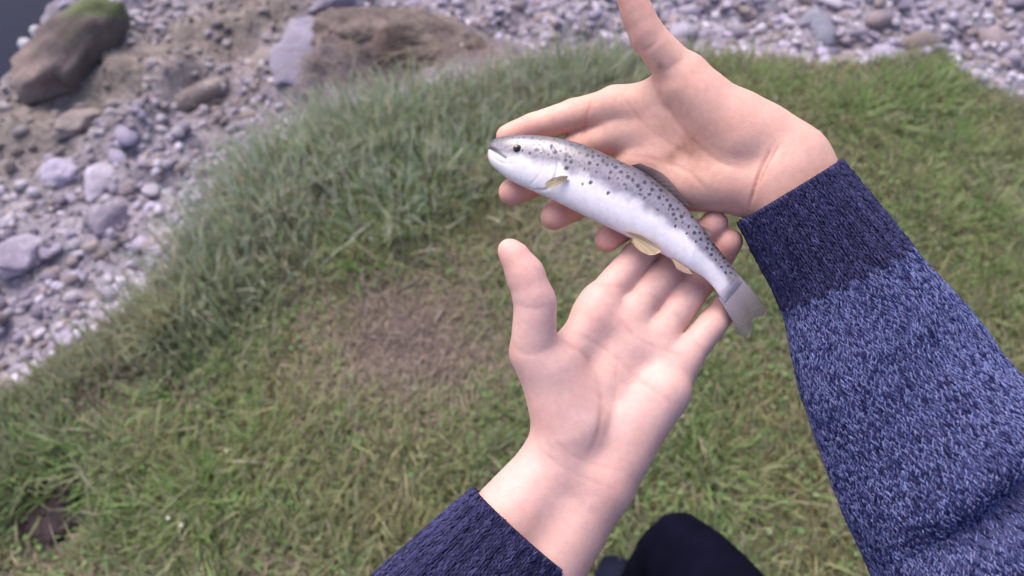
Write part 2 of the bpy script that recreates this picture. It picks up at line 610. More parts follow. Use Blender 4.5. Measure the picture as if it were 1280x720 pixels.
GREENS = np.array([[.15, .195, .07], [.19, .215, .085], [.115, .16, .06], [.21, .215, .11], [.17, .19, .115]])
STRAW = np.array([[.40, .34, .24], [.32, .265, .19], [.24, .185, .145], [.37, .325, .26]])


def turf(name, n, region, lo, hi, hmul, wmul, label):
    q = scatter(n, lo, hi, region)
    n = len(q)
    s = poly_sd(q)
    dead = np.exp(-((q[:, 0] - DEAD[0]) / .27) ** 2 - ((q[:, 1] - DEAD[1]) / .22) ** 2) * (.65 + .9 * fbm(q, 9, 61))
    dead = np.maximum(dead, .75 * sstep(.60, .74, fbm(q, 4.2, 63)))
    dead = dead.clip(0, 1)
    dead = np.maximum(dead, .8 * np.exp(-((q[:, 0] - DEAD2[0]) / .13) ** 2 - ((q[:, 1] - DEAD2[1]) / .10) ** 2))
    hole = np.exp(-(np.hypot(*(q - HOLE - np.array([0, .01])).T) / .105) ** 4)
    patch = fbm(q, 3.2, 71)
    fine = fbm(q, 14, 72)
    kp = rng.random(n) > np.maximum(np.maximum(.55 * dead, 1.2 * hole), .6 * sstep(-.16, .02, s))
    q, s, dead, patch, fine = q[kp], s[kp], dead[kp], patch[kp], fine[kp]
    n = len(q)
    edge = sstep(-.42, -.05, s) * sstep(.95, .25, q[:, 0]) * (.35 + .65 * sstep(-1.25, -.75, q[:, 0]))
    h = rng.lognormal(math.log(.030), .36, n) * (.55 + 1.1 * fine) * (1 + 1.2 * edge) * hmul
    h *= 1 - .45 * dead
    wd = rng.uniform(.0019, .0043, n) * (1 + .25 * edge) * wmul
    az = rng.uniform(0, 6.28, n)
    swirl = 6.28 * fbm(q, 1.6, 77) * 1.4
    az = np.where(rng.random(n) < .3, swirl + rng.normal(0, .6, n), az)
    az = np.where(rng.random(n) < .4, rng.normal(1.65, .55, n), az)
    lean = np.abs(rng.normal(.55, .4, n)) + .5 * dead
    lean = np.where(edge > .4, lean * .6, lean)
    ci = rng.integers(len(GREENS), size=n)
    c = GREENS[ci] * rng.uniform(.75, 1.45, n)[:, None]
    yel = sstep(.42, .66, patch)[:, None]
    c = c * (1 - .5 * yel) + np.array([.25, .225, .115]) * .5 * yel
    lush = sstep(.56, .42, patch)[:, None] * sstep(.45, .6, fine)[:, None]
    c = c * (1 - .35 * lush) + np.array([.085, .17, .035]) * .35 * lush
    c = c * (1 - .6 * edge[:, None]) + np.array([.25, .28, .22]) * rng.uniform(.7, 1.3, n)[:, None] * .6 * edge[:, None]
    pst = .17 + .25 * sstep(.45, .7, fbm(q, 6, 91)) + .75 * dead
    st = rng.random(n) < pst
    sc = STRAW[rng.integers(4, size=n)] * rng.uniform(.6, 1.15, n)[:, None]
    sc = sc * (1 - dead[:, None] * np.array([.30, .36, .30]))
    c[st] = sc[st]
    lean[st] *= 1.2
    h[st] *= .8
    c = c * np.array([1.24, 1.2, 1.2]) * .86 + np.array([.30, .29, .22]) * .17
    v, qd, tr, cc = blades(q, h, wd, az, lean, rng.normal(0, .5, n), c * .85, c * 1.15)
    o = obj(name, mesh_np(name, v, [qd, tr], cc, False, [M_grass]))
    tag(o, label, 'grass', kind='stuff')


turf('turf_grass', 262000, (-230, 1510, -60, 930), -3, .03, 1, 1, 'green meadow grass with dry straw covering the bank')
turf('outer_grass', 36000, (-1500, 2800, -90, 4000), -5, .03, 1.1, 1.8, 'coarser meadow grass further along the bank')


def tuft(name, q0, n, spread, hm, cols, label, cat, lean0=.45, wd0=(.0022, .004), group=None, fan=False):
    q = q0 + rng.normal(0, spread, (n, 2))
    h = hm * rng.uniform(.5, 1.1, n)
    az = np.arctan2(*(q - q0).T[::-1]) + rng.normal(0, .5, n)
    lean = np.abs(rng.normal(lean0, .25, n))
    c = np.array(cols)[rng.integers(len(cols), size=n)] * rng.uniform(.75, 1.25, n)[:, None]
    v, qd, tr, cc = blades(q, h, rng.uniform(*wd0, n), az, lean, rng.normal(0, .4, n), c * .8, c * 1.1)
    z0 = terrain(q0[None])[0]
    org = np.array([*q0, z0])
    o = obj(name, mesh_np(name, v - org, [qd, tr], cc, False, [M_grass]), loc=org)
    tag(o, label, cat, group)
    return o


tuft('straw_tuft', G(208, 415)[:2], 260, .018, .14, [(.42, .37, .25), (.36, .33, .2), (.2, .22, .1)], 'bleached straw coloured grass tuft near the gravel edge', 'grass tuft', .3)
BLUEG = [(.26, .31, .23), (.34, .38, .31), (.19, .26, .15), (.40, .40, .34), (.24, .29, .14), (.42, .37, .28)]
spots = [(300, 240), (345, 200), (400, 170), (440, 200), (470, 140), (520, 150), (540, 200), (590, 110), (430, 130), (380, 140), (270, 290), (240, 330),
         (490, 230), (600, 170), (650, 100), (700, 90), (350, 250), (560, 120), (510, 100), (750, 80), (325, 180)]
def clumps(name, spots, n, spread, hm, cols, lean0, label, dy):
    parts = []
    for (x, y) in spots:
        q0 = G(x, y + dy)[:2]
        q = q0 + rng.normal(0, spread, (n, 2))
        h = hm * rng.uniform(.8, 1.2) * rng.uniform(.5, 1.1, n)
        az = np.arctan2(*(q - q0).T[::-1]) + rng.normal(0, .6, n)
        c = np.array(cols)[rng.integers(len(cols), size=n)] * rng.uniform(.75, 1.25, n)[:, None]
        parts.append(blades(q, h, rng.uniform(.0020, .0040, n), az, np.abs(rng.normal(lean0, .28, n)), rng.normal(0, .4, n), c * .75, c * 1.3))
    V, Q, T, C, off = [], [], [], [], 0
    for v, qd, tr, cc in parts:
        V.append(v); Q.append(qd + off); T.append(tr + off); C.append(cc); off += len(v)
    tag(obj(name, mesh_np(name, np.concatenate(V), [np.concatenate(Q), np.concatenate(T)], np.concatenate(C), False, [M_grass])), label, 'grass', kind='stuff')


clumps('long_grass', spots, 250, .07, .155, BLUEG, .40, 'long blue green grass leaning along the shore edge', 45)
clumps('lush_grass', [(450, 290), (525, 215), (250, 620), (20, 560), (880, 130), (1130, 200), (1160, 100), (880, 580), (240, 480), (1090, 290), (330, 560), (120, 560), (1000, 110), (1060, 130), (1200, 170), (1230, 250), (1170, 270), (940, 90), (1250, 350), (1110, 110)], 260, .06, .085,
       [(.14, .235, .065), (.18, .27, .085), (.22, .275, .10), (.30, .30, .18)], .6, 'low bright green clumps of lush grass in the turf', 15)

# dry stalks and roots over the earth bank
q = MOUND + rng.normal(0, 1, (160, 2)) * np.array([.34, .1]) + np.array([0, -.16])
n = len(q)
c = STRAW[rng.integers(4, size=n)] * .8
v, qd, tr, cc = blades(q, rng.uniform(.08, .2, n), rng.uniform(.003, .006, n), rng.uniform(2.5, 7, n), rng.uniform(.5, 1.6, n), rng.normal(0, .4, n), c, c)
tag(obj('dry_stalks', mesh_np('dry_stalks', v, [qd, tr], cc, False, [M_grass])), 'dry stalks and roots hanging over the brown earth bank', 'stalks', kind='stuff')

# clover and small herb leaves
q = scatter(15000, -3, -.05, (-150, 1430, -20, 860))
q = q[fbm(q, 4, 131) + .25 * rng.random(len(q)) > .55]
q = q[rng.random(len(q)) > 1.6 * np.exp(-((q[:, 0] - DEAD[0]) / .24) ** 2 - ((q[:, 1] - DEAD[1]) / .2) ** 2)]
n = len(q)
z = terrain(q) + rng.uniform(.012, .035, n)
r = rng.uniform(.003, .0065, n)
tl = rng.normal(0, .45, (n, 2))
a0 = rng.uniform(0, 6.28, n)
vv = [np.c_[q, z]]
for k in range(6):
    a = a0 + k * math.pi / 3
    ex = np.cos(a) * r * (1.3 if k % 3 == 0 else .85); ey = np.sin(a) * r * (1.3 if k % 3 == 0 else .85)
    vv.append(np.c_[q[:, 0] + ex, q[:, 1] + ey, z + ex * tl[:, 0] + ey * tl[:, 1] + r * .12])
vv = np.stack(vv, 1)
ff = (np.array([[0, 1 + k, 1 + (k + 1) % 6] for k in range(6)])[None] + (np.arange(n) * 7)[:, None, None]).reshape(-1, 3)
c = np.array([[.10, .19, .055], [.13, .21, .08], [.16, .2, .09]])[rng.integers(3, size=n)] * rng.uniform(.7, 1.3, n)[:, None]
tag(obj('clover', mesh_np('clover', vv.reshape(-1, 3), [ff], np.repeat(c, 7, 0), False, [M_leaf])), 'small clover and herb leaves scattered through the turf', 'clover', kind='stuff')

# daisies
M_petal = mat('daisy_petal', .6, color=(.62, .62, .58), attr=False)
M_disc = mat('daisy_disc', .7, color=(.65, .45, .05), attr=False)
M_stem = mat('daisy_stem', .6, color=(.1, .17, .05), attr=False)


def daisy_mesh():
    v, f, mi = [], [], []
    H = .045
    for k in range(12):
        a = k * math.pi / 6
        ca, sa = math.cos(a), math.sin(a)
        b = len(v)
        for rr_, wv, zz in ((.0015, .0008, 0), (.005, .0015, .0008), (.0075, .0008, .0004)):
            for s in (-1, 1):
                v.append((ca * rr_ - sa * wv * s, sa * rr_ + ca * wv * s, H + zz))
        f += [(b, b + 1, b + 3, b + 2), (b + 2, b + 3, b + 5, b + 4)]; mi += [0, 0]
    b = len(v)
    for (rr_, zz) in ((.0026, .0005), (.0018, .0017)):
        for k in range(8):
            v.append((rr_ * math.cos(k * math.pi / 4), rr_ * math.sin(k * math.pi / 4), H + zz))
    v.append((0, 0, H + .002))
    for k in range(8):
        k2 = (k + 1) % 8
        f.append((b + k, b + k2, b + 8 + k2, b + 8 + k)); mi.append(1)
        f.append((b + 8 + k, b + 8 + k2, b + 16, b + 16)[:3]); mi.append(1)
    b = len(v)
    for zz in (-.01, H + .0004):
        for k in range(5):
            v.append((.0006 * math.cos(k * 1.2566), .0006 * math.sin(k * 1.2566), zz))
    for k in range(5):
        f.append((b + k, b + (k + 1) % 5, b + 5 + (k + 1) % 5, b + 5 + k)); mi.append(2)
    me = bpy.data.meshes.new('daisy')
    me.from_pydata(v, [], f)
    for m in (M_petal, M_disc, M_stem): me.materials.append(m)
    me.polygons.foreach_set('material_index', np.array(mi, np.int32))
    return me


dm_ = daisy_mesh()
for (x, y, lab, grp) in [(1011, 149, 'white daisy in the grass beside the right wrist', 'daisies beside the wrist'), (1029, 158, 'white daisy in the grass beside the right wrist', 'daisies beside the wrist'),
                         (972, 118, 'white daisy in the grass beside the right wrist', 'daisies beside the wrist'),
                         (203, 648, 'white daisy in turf near the dark earth clods', 'daisies near the clods'), (222, 650, 'white daisy in turf near the dark earth clods', 'daisies near the clods'),
                         (281, 558, 'single white daisy in dry turf beside a lush clump', None), (580, 42, 'single white daisy at the end of the brown earth bank', None)]:
    g = G(x, y, .05)
    o = obj('daisy', dm_, loc=(g[0], g[1], terrain(g[None, :2])[0] + .012))
    o.rotation_euler = (rng.uniform(-.35, .1), rng.uniform(-.2, .2), rng.uniform(0, 6))
    o.scale = (.75 if y < 300 else .5,) * 3
    tag(o, lab, 'daisy', grp)

# dark earth clods in the hole
for i, (x, y, r, sd2) in enumerate([(55, 642, .058, 3), (66, 618, .04, 5), (46, 668, .036, 8), (82, 634, .03, 9)]):
    v = rock_shape(ico3[0], 700 + sd2, .5)
    v = v * (1 + .9 * (fbm(v, 3, sd2, 5)[:, None] - .5)) * r * np.array([1, .8, .6])
    cc = np.array([.05, .036, .04]) * (.6 + .8 * fbm(v, 120, 4))[:, None]
    g = G(x, y)
    o = obj('earth_clod', mesh_np('earth_clod', v, [ico3[1]], cc, True, [M_ground]), loc=(g[0], g[1], terrain(g[None, :2])[0] + r * .3))
    tag(o, ['largest dark brown earth clod in a gap of the turf', 'second largest dark earth clod in the turf gap', 'medium dark earth clod beside the largest clod', 'smallest dark earth clod in the turf gap'][i], 'clod', 'dark earth clods')


# ------------------------------------------------------------------ hands: distance fields meshed by surface nets
class Field:
    def __init__(self, lo, hi, h):
        self.lo, self.h = np.array(lo, float), h
        self.n = np.ceil((np.array(hi) - self.lo) / h).astype(int) + 1
        self.f = np.full(self.n, 40.0, np.float32)

    def block(self, lo, hi):
        a = np.clip(np.floor((lo - self.lo) / self.h).astype(int), 0, self.n - 1)
        b = np.clip(np.ceil((hi - self.lo) / self.h).astype(int) + 1, 1, self.n)
        sl = tuple(slice(p, q) for p, q in zip(a, b))
        g = [((self.lo[i] + self.h * np.arange(a[i], b[i])).astype(np.float32)).reshape([-1 if j == i else 1 for j in range(3)]) for i in range(3)]
        return sl, g

    def cone(self, a, b, ra, rb, k, pad=14):
        """smooth-union a tapered capsule (mm)"""
        a, b = np.asarray(a, float), np.asarray(b, float)
        R = max(ra, rb) + pad
        sl, (gx, gy, gz_) = self.block(np.minimum(a, b) - R, np.maximum(a, b) + R)
        ab = b - a
        L2 = float(ab @ ab) + 1e-9
        t = np.clip(((gx - a[0]) * ab[0] + (gy - a[1]) * ab[1] + (gz_ - a[2]) * ab[2]) / L2, 0, 1)
        d = np.sqrt((gx - a[0] - t * ab[0]) ** 2 + (gy - a[1] - t * ab[1]) ** 2 + (gz_ - a[2] - t * ab[2]) ** 2) - (ra + (rb - ra) * t)
        self.f[sl] = smin(self.f[sl], d.astype(np.float32), k)

    def merge(self, other, k):
        self.f = smin(self.f, other.f, k)


def smin(a, b, k):
    hh = np.maximum(k - np.abs(a - b), 0) / k
    return np.minimum(a, b) - hh * hh * k * .25


def surface_nets(F):
    f = F.f
    s = f < 0
    n = F.n
    c = np.zeros(n - 1, np.int8)
    for dx in (0, 1):
        for dy in (0, 1):
            for dz in (0, 1):
                c += s[dx:n[0] - 1 + dx, dy:n[1] - 1 + dy, dz:n[2] - 1 + dz]
    act = (c > 0) & (c < 8)
    I = np.argwhere(act)
    idx = np.full(n - 1, -1, np.int64)
    idx[act] = np.arange(len(I))
    acc = np.zeros((len(I), 3)); cnt = np.zeros(len(I))
    for axis in range(3):
        o = [0, 0, 0]; o[axis] = 1
        others = [i for i in range(3) if i != axis]
        for u in (0, 1):
            for v in (0, 1):
                a = I.copy(); a[:, others[0]] += u; a[:, others[1]] += v
                b = a + np.array(o)
                fa = f[a[:, 0], a[:, 1], a[:, 2]]; fb = f[b[:, 0], b[:, 1], b[:, 2]]
                m = (fa < 0) != (fb < 0)
                t = np.where(m, fa / np.where(m, fa - fb, 1), 0)
                p = a + t[:, None] * np.array(o)
                acc[m] += p[m]; cnt[m] += 1
    V = F.lo + F.h * acc / cnt[:, None]
    quads = []
    for axis in range(3):
        others = [i for i in range(3) if i != axis]
        sl0 = [slice(1, -1)] * 3; sl1 = [slice(1, -1)] * 3
        sl0[axis] = slice(0, -1); sl1[axis] = slice(1, None)
        a = s[tuple(sl0)]; b = s[tuple(sl1)]
        for flip in (False, True):
            m = (a & ~b) if not flip else (~a & b)
            E = np.argwhere(m)
            e = E.copy()
            e[:, others[0]] += 1; e[:, others[1]] += 1
            q = []
            for (u, v) in ((0, 0), (1, 0), (1, 1), (0, 1)):
                cc = e.copy(); cc[:, others[0]] -= u; cc[:, others[1]] -= v
                cc = np.clip(cc, 0, n - 2)
                q.append(idx[cc[:, 0], cc[:, 1], cc[:, 2]])
            q = np.stack(q, 1)
            q = q[(q >= 0).all(1)]
            if flip ^ (axis == 1): q = q[:, ::-1]
            quads.append(q)
    return V, np.concatenate(quads)


def vnormals(V, Q):
    nrm = np.cross(V[Q[:, 2]] - V[Q[:, 0]], V[Q[:, 3]] - V[Q[:, 1]])
    out = np.zeros_like(V)
    for k in range(4):
        np.add.at(out, Q[:, k], nrm)
    return out / (np.linalg.norm(out, axis=1, keepdims=True) + 1e-12)


def laplace(V, Q, it=2, lam=.5):
    for _ in range(it):
        acc = np.zeros_like(V); cnt = np.zeros(len(V))
        for k in range(4):
            np.add.at(acc, Q[:, k], V[Q[:, (k + 1) % 4]]); np.add.at(cnt, Q[:, k], 1)
            np.add.at(acc, Q[:, k], V[Q[:, (k + 3) % 4]]); np.add.at(cnt, Q[:, k], 1)
        V = V + lam * (acc / cnt[:, None] - V)
    return V


def mm(j):
    """(px, py, depth mm, radius mm) -> centre in mm, radius"""
    return K(j[0], j[1], j[2] / 1000) * 1000, j[3]


VOX = 1.1                                              # mm


def build_hand(palm, fingers, creases, wide_k=9.0):
    pts = [mm(j) for seg in palm for j in seg] + [mm(j) for f in fingers for j in f]
    P_ = np.array([p for p, _ in pts])
    lo, hi = P_.min(0) - 28, P_.max(0) + 28
    F = Field(lo, hi, VOX)
    for a, b in palm:
        (pa, ra), (pb, rb) = mm(a), mm(b)
        F.cone(pa, pb, ra, rb, wide_k, 20)
    FF = Field(lo, hi, VOX)
    tips = []
    for ch in fingers:
        f1 = Field(lo, hi, VOX)
        js = [mm(j) for j in ch]
        for i, ((pa, ra), (pb, rb)) in enumerate(zip(js[:-1], js[1:])):
            f1.cone(pa, pb, ra, rb, 3.0)
            # soft pad on the palm side of each phalanx
            d = (pb - pa) / np.linalg.norm(pb - pa)
            view = -(pa + pb) / np.linalg.norm(pa + pb)
            pal = view - d * (view @ d)
            pal /= np.linalg.norm(pal) + 1e-9
            r = (ra + rb) / 2
            f1.cone(pa + (pb - pa) * .35 + pal * r * .22, pa + (pb - pa) * .72 + pal * r * .22, r * .84, r * .80, 4.0)
        tips.append(js[-1][0])
        FF.merge(f1, 1.0)
    F.merge(FF, 6.5)
    V, Q = surface_nets(F)
    V = laplace(V, Q, 3, .5)
    N = vnormals(V, Q)
    # creases cut into the skin where it faces the owner's eyes
    view = -V / np.linalg.norm(V, axis=1, keepdims=True)
    facing = sstep(.1, .4, (N * view).sum(1))
    vx = 640 + V[:, 0] / V[:, 2] * FPX
    vy = 360 - V[:, 1] / V[:, 2] * FPX
    red = np.zeros(len(V))
    uv = np.c_[vx, vy]
    for line, wd, dep in creases:
        L_ = np.array(line, float)
        if len(L_) > 2: L_ = crom(L_, 14)
        dist = np.full(len(V), 1e9)
        for a, b in zip(L_[:-1], L_[1:]):
            dd_, _ = seg_d(uv, a, b)
            dist = np.minimum(dist, dd_)
        wob = (.25 + .9 * vnoise(V / 5.0, 1, 5)) if dep < 1.25 else (.75 + .4 * vnoise(V / 6.0, 1, 5))
        ends = np.minimum(np.hypot(*(uv - L_[0]).T), np.hypot(*(uv - L_[-1]).T))
        wob = wob * (.25 + .75 * sstep(0, 16, ends))
        g = np.exp(-(dist / (wd * 1.15)) ** 2) * facing * wob
        dep = dep * .62
        V = V - N * (g * dep)[:, None]
        red = np.maximum(red, g * min(dep / 1.0, 1))
    return V, Q, N, np.array(tips), red, uv


# right hand: wrist to the right, fingers running left behind the fish, thumb up
W1, W2 = (1003, 200, 424, 20.5), (965, 222, 426, 20)
r_palm = [((1105, 392, 418, 25), (992, 207, 424, 20.5)), ((1070, 420, 418, 27), (968, 228, 425, 21)),
          ((990, 202, 424, 20), (950, 174, 428, 17)), ((968, 226, 425, 21), (938, 232, 430, 16)),
          ((955, 172, 430, 16), (770, 131, 446, 10.2)), ((955, 192, 430, 16), (776, 168, 450, 10.8)),
          ((952, 214, 430, 16), (798, 203, 449, 10.6)), ((942, 230, 432, 15), (832, 235, 444, 10)),
          ((938, 170, 425, 16.5), (862, 104, 425, 13.5)), ((918, 174, 424, 16), (874, 124, 425, 14)),      # thenar
          ((972, 188, 426, 18.5), (925, 150, 425, 15.5)),
          ((932, 232, 428, 15), (868, 238, 437, 11.5)), ((905, 225, 428, 12), (860, 228, 436, 11)),    # hypothenar
          ((800, 150, 447, 10), (830, 215, 443, 10)), ((800, 125, 444, 9), (858, 95, 432, 11)),
          ((860, 150, 440, 13), (880, 200, 437, 13))]
r_fing = [[(852, 106, 428, 13), (850, 92, 426, 12), (810, 46, 420, 9.8), (797, 18, 417, 8.8), (783, -18, 413, 7.2)],
          [(790, 133, 445, 10.5), (768, 132, 447, 10.6), (718, 144, 464, 10.2), (666, 159, 468, 8.6), (635, 171, 460, 7.8)],
          [(795, 168, 448, 10.5), (775, 167, 450, 10.6), (718, 187, 470, 10), (668, 228, 468, 9), (640, 240, 455, 8.6)],
          [(815, 205, 447, 10.3), (797, 206, 449, 10.2), (752, 234, 466, 9.3), (716, 258, 463, 9), (693, 270, 451, 8.8)],
          [(848, 236, 442, 10), (832, 238, 443, 9.8), (800, 263, 457, 8.6), (776, 286, 455, 8.2), (759, 299, 445, 7.9)]]
r_cre = [([(966, 183), (950, 214), (937, 258)], 1.5, 2.2), ([(977, 178), (960, 205), (947, 236)], 1.4, 1.3), ([(990, 178), (972, 215)], 1.8, .35),
         ([(738, 120), (734, 145), (728, 172)], 2.6, 1.1), ([(690, 134), (694, 168)], 2.4, .5),
         ([(812, 100), (832, 130), (862, 172), (895, 200), (925, 210)], 3.2, .9),       # thenar crease
         ([(778, 118), (800, 150), (835, 178), (870, 200)], 2.6, .6), ([(790, 195), (820, 200), (860, 215), (885, 240)], 2.6, .6),
         ([(797, 66), (812, 60), (830, 45)], 2.4, .5), ([(815, 92), (835, 86), (862, 66)], 2.6, .4), ([(845, 150), (868, 190)], 2.2, .45)]
# left hand: wrist at the bottom, fingers running up and to the right under the fish, thumb up at the left
l_palm = [((595, 700, 402, 25), (705, 572, 414, 20.5)), ((650, 752, 402, 25), (748, 598, 414, 20.5)),
          ((705, 572, 414, 20.5), (715, 545, 416, 18)), ((748, 598, 414, 20.5), (768, 568, 417, 17)),
          ((712, 545, 418, 16), (747, 384, 428, 10.6)), ((730, 550, 418, 16), (784, 402, 431, 11)),
          ((750, 555, 418, 16), (817, 428, 430, 10.8)), ((770, 562, 418, 15), (848, 455, 426, 10.6)),
          ((708, 535, 409, 19), (683, 465, 406, 15)), ((728, 520, 411, 16), (700, 460, 411, 13)),       # thenar
          ((778, 566, 413, 15), (832, 488, 415, 14.5)), ((768, 540, 415, 13), (822, 490, 418, 13)),      # hypothenar
          ((752, 392, 424, 10), (838, 452, 424, 10)), ((700, 450, 413, 11), (738, 398, 424, 9)),
          ((755, 480, 422, 13), (785, 440, 425, 12))]
l_fing = [[(688, 465, 408, 14), (667, 440, 404, 13.2), (669, 378, 398, 11.3), (656, 342, 397, 10.2), (643, 320, 397, 7.4), (636, 312, 397, 5.8)],
          [(740, 395, 427, 10.6), (752, 374, 429, 10.4), (796, 322, 446, 9.4), (825, 292, 452, 8.4), (836, 281, 451, 7.6)],
          [(780, 408, 430, 10.8), (793, 388, 431, 10.4), (842, 332, 449, 9.6), (876, 297, 447, 8.8), (893, 280, 437, 8.2)],
          [(813, 434, 429, 10.6), (826, 416, 430, 10.2), (874, 352, 447, 9.4), (900, 318, 446, 8.6), (912, 302, 437, 7.9)],
          [(846, 460, 425, 10), (857, 446, 425, 9.4), (888, 408, 432, 8.4), (904, 388, 440, 7.8), (911, 376, 446, 7.2)]]
l_cre = [([(700, 424), (735, 448), (752, 492), (748, 540), (735, 572)], 3.2, .85), ([(712, 412), (760, 440), (805, 480), (842, 505)], 2.8, .55),
         ([(768, 395), (800, 425), (835, 440), (866, 448)], 2.6, .55), ([(773, 440), (768, 500), (758, 550)], 2.6, .4),
         ([(738, 352), (758, 356), (788, 360)], 2.2, .55), ([(792, 364), (812, 368), (830, 382)], 2.2, .5), ([(832, 386), (848, 396), (862, 416)], 2.2, .5), ([(864, 420), (884, 446)], 2.2, .5),
         ([(650, 382), (668, 386), (692, 380)], 2.4, .6), ([(642, 436), (668, 444), (696, 430)], 2.6, .4),
         ([(675, 562), (712, 590), (770, 612)], 2.2, .45), ([(690, 548), (724, 574), (782, 590)], 2.0, .35)]


def skin_col(V, tips, red, uv, base, seed, warm):
    d = np.full(len(V), 1e9)
    for t in tips:
        d = np.minimum(d, np.linalg.norm(V - t, axis=1))
    tip = np.exp(-(d / 16.0) ** 2)[:, None]
    c = np.array(base) * (0.93 + .14 * fbm(V / 14.0, 1, seed))[:, None]
    blush = sstep(.42, .68, fbm(V / 18.0, 1, seed + 3))[:, None] * .35
    pink = np.array([.66, .29, .25])
    c = c * (1 - blush) + (c * np.array([1.02, .86, .85])) * blush
    c = c * (1 - .55 * tip) + pink * .55 * tip
    c = c * (1 - red[:, None] * np.array([.15, .32, .34]))
    for (x, y, r, a) in warm:                        # smears of soil and slime
        s = np.exp(-(np.hypot(uv[:, 0] - x, uv[:, 1] - y) / r) ** 2)[:, None] * a
        s = s * (0.55 + .9 * vnoise(V / 3.0, 1, seed + 8))[:, None]
        c = c * (1 - s) + np.array([.36, .175, .12]) * s
    return c


rV, rQ, rN, rT, rR, rU = build_hand(r_palm, r_fing, r_cre)
lV, lQ, lN, lT, lR, lU = build_hand(l_palm, l_fing, l_cre)
rC = skin_col(rV, rT, rR, rU, (.65, .365, .300), 21, [(862, 182, 15, .8), (838, 196, 8, .95), (848, 186, 6, .8), (868, 190, 7, .7), (832, 160, 12, .4), (880, 205, 26, .35), (850, 235, 34, .3), (826, 82, 5, .8), (815, 150, 46, .22), (900, 160, 30, .12)])
lC = skin_col(lV, lT, lR, lU, (.65, .395, .355), 47, [(640, 436, 8, .3)])

person = empty('person', (0, -.05, 0))
pl = np.array([0, -.05, 0])


def ring_loft(rows, m, shape=None):
    """rows: (centre, axis_a, axis_b) -> closed tube with capped ends"""
    th = np.linspace(0, 2 * math.pi, m, endpoint=False)
    v = [c + np.cos(th)[:, None] * a + np.sin(th)[:, None] * b for c, a, b in rows]
    n = len(rows)
    V = np.concatenate(v + [rows[0][0][None], rows[-1][0][None]])
    F4 = grid_faces(n, m)
    t0 = np.array([[n * m, (j + 1) % m, j] for j in range(m)])
    t1 = np.array([[n * m + 1, (n - 1) * m + j, (n - 1) * m + (j + 1) % m] for j in range(m)])
    return V, F4, np.concatenate([t0, t1])


def tube_rows(ctrl, n, up=(0, 0, 1)):
    """ctrl rows: x,y,z,ra,rb (world)"""
    c = crom(ctrl, n)
    p = c[:, :3]
    t = np.gradient(p, axis=0)
    t /= np.linalg.norm(t, axis=1, keepdims=True)
    rows = []
    a = np.cross(t[0], np.array(up, float))
    for i in range(n):
        a = a - t[i] * (a @ t[i]); a /= np.linalg.norm(a)
        b = np.cross(t[i], a)
        rows.append((p[i], a * c[i, 3], b * c[i, 4]))
    return rows, t


R_SH, L_SH = np.array([.20, -.15, 1.24]), np.array([-.20, -.15, 1.24])
R_EL, L_EL = cs2w([.287, -.195, .392]), cs2w([-.150, -.325, .372])
bodyV = [cs2w(rV / 1000), cs2w(lV / 1000)]
bodyC = [rC, lC]
bq = [rQ, lQ + len(rV)]
bt = []
off = len(rV) + len(lV)
for (wr, el, sh) in ((P(1090, 400, .418), R_EL, R_SH), (P(620, 725, .402), L_EL, L_SH)):
    rows, _ = tube_rows([(*wr, .030, .028), (*el, .038, .036), (*((el + sh) / 2), .045, .045), (*sh, .05, .05), (sh[0] * .3, sh[1], sh[2], .06, .06)], 24)
    v, f4, f3 = ring_loft(rows, 20)
    bodyV.append(v); bodyC.append(np.tile((.58, .33, .27), (len(v), 1))); bq.append(f4 + off); bt.append(f3 + off); off += len(v)
ctr = [(0, -.16, .78, .15, .10), (0, -.17, 1.0, .145, .095), (0, -.165, 1.2, .165, .10), (0, -.16, 1.27, .10, .06)]
rows, _ = tube_rows(ctr, 16, (0, 1, 0))
v, f4, f3 = ring_loft(rows, 24)
bodyV.append(v); bodyC.append(np.tile((.58, .33, .27), (len(v), 1))); bq.append(f4 + off); bt.append(f3 + off)
tag(person, 'person in a blue knitted sweater holding a trout in both open hands', 'person')
body = obj('body', mesh_np('body', np.concatenate(bodyV) - pl, [np.concatenate(bq), np.concatenate(bt)], np.concatenate(bodyC), True, [M_skin]), person)

# nails on the far side of the finger ends
nv, nf = ico2
for ch in r_fing + l_fing:
    (pa, ra), (pb, rb) = mm(ch[-2]), mm(ch[-1])
    d = (pb - pa) / np.linalg.norm(pb - pa)
    ref = (mm(ch[-1])[0] - mm(ch[-3])[0]); ref /= np.linalg.norm(ref)
    view = -pb / np.linalg.norm(pb)
    view = view - ref * (view @ ref)
    dor = -(view - d * (view @ d)); dor /= np.linalg.norm(dor)
    sdv = np.cross(d, dor)
    s = np.sign(nv) * np.abs(nv) ** .7
    v = pb + d * (s[:, 0:1] * rb * .7 - rb * .15) + sdv * s[:, 1:2] * rb * .68 + dor * (rb * .9 + s[:, 2:3] * .7 - (s[:, 1:2] ** 2) * rb * .28)
    obj('nail', mesh_np('nail', cs2w(v / 1000) - pl, [nf], None, True, [M_nail]), body)


# ------------------------------------------------------------------ knitted sweater
def sleeve(ctrl, n_long, folds, seed):
    """returns surface function data sampled as arrays"""
    c = crom(ctrl, n_long)
    p = c[:, :3]
    t = np.gradient(p, axis=0)
    seglen = np.linalg.norm(t, axis=1)
    arc = np.concatenate([[0], np.cumsum(np.linalg.norm(np.diff(p, axis=0), axis=1))])
    t /= seglen[:, None]
    A = np.zeros_like(p); B = np.zeros_like(p)
    a = FWD - t[0] * (FWD @ t[0])
    for i in range(n_long):
        a = a - t[i] * (a @ t[i]); a = a / np.linalg.norm(a)
        A[i] = a; B[i] = np.cross(t[i], a)
    return dict(p=p, t=t, A=A, B=B, ra=c[:, 3], rb=c[:, 4], arc=arc, folds=folds, seed=seed)


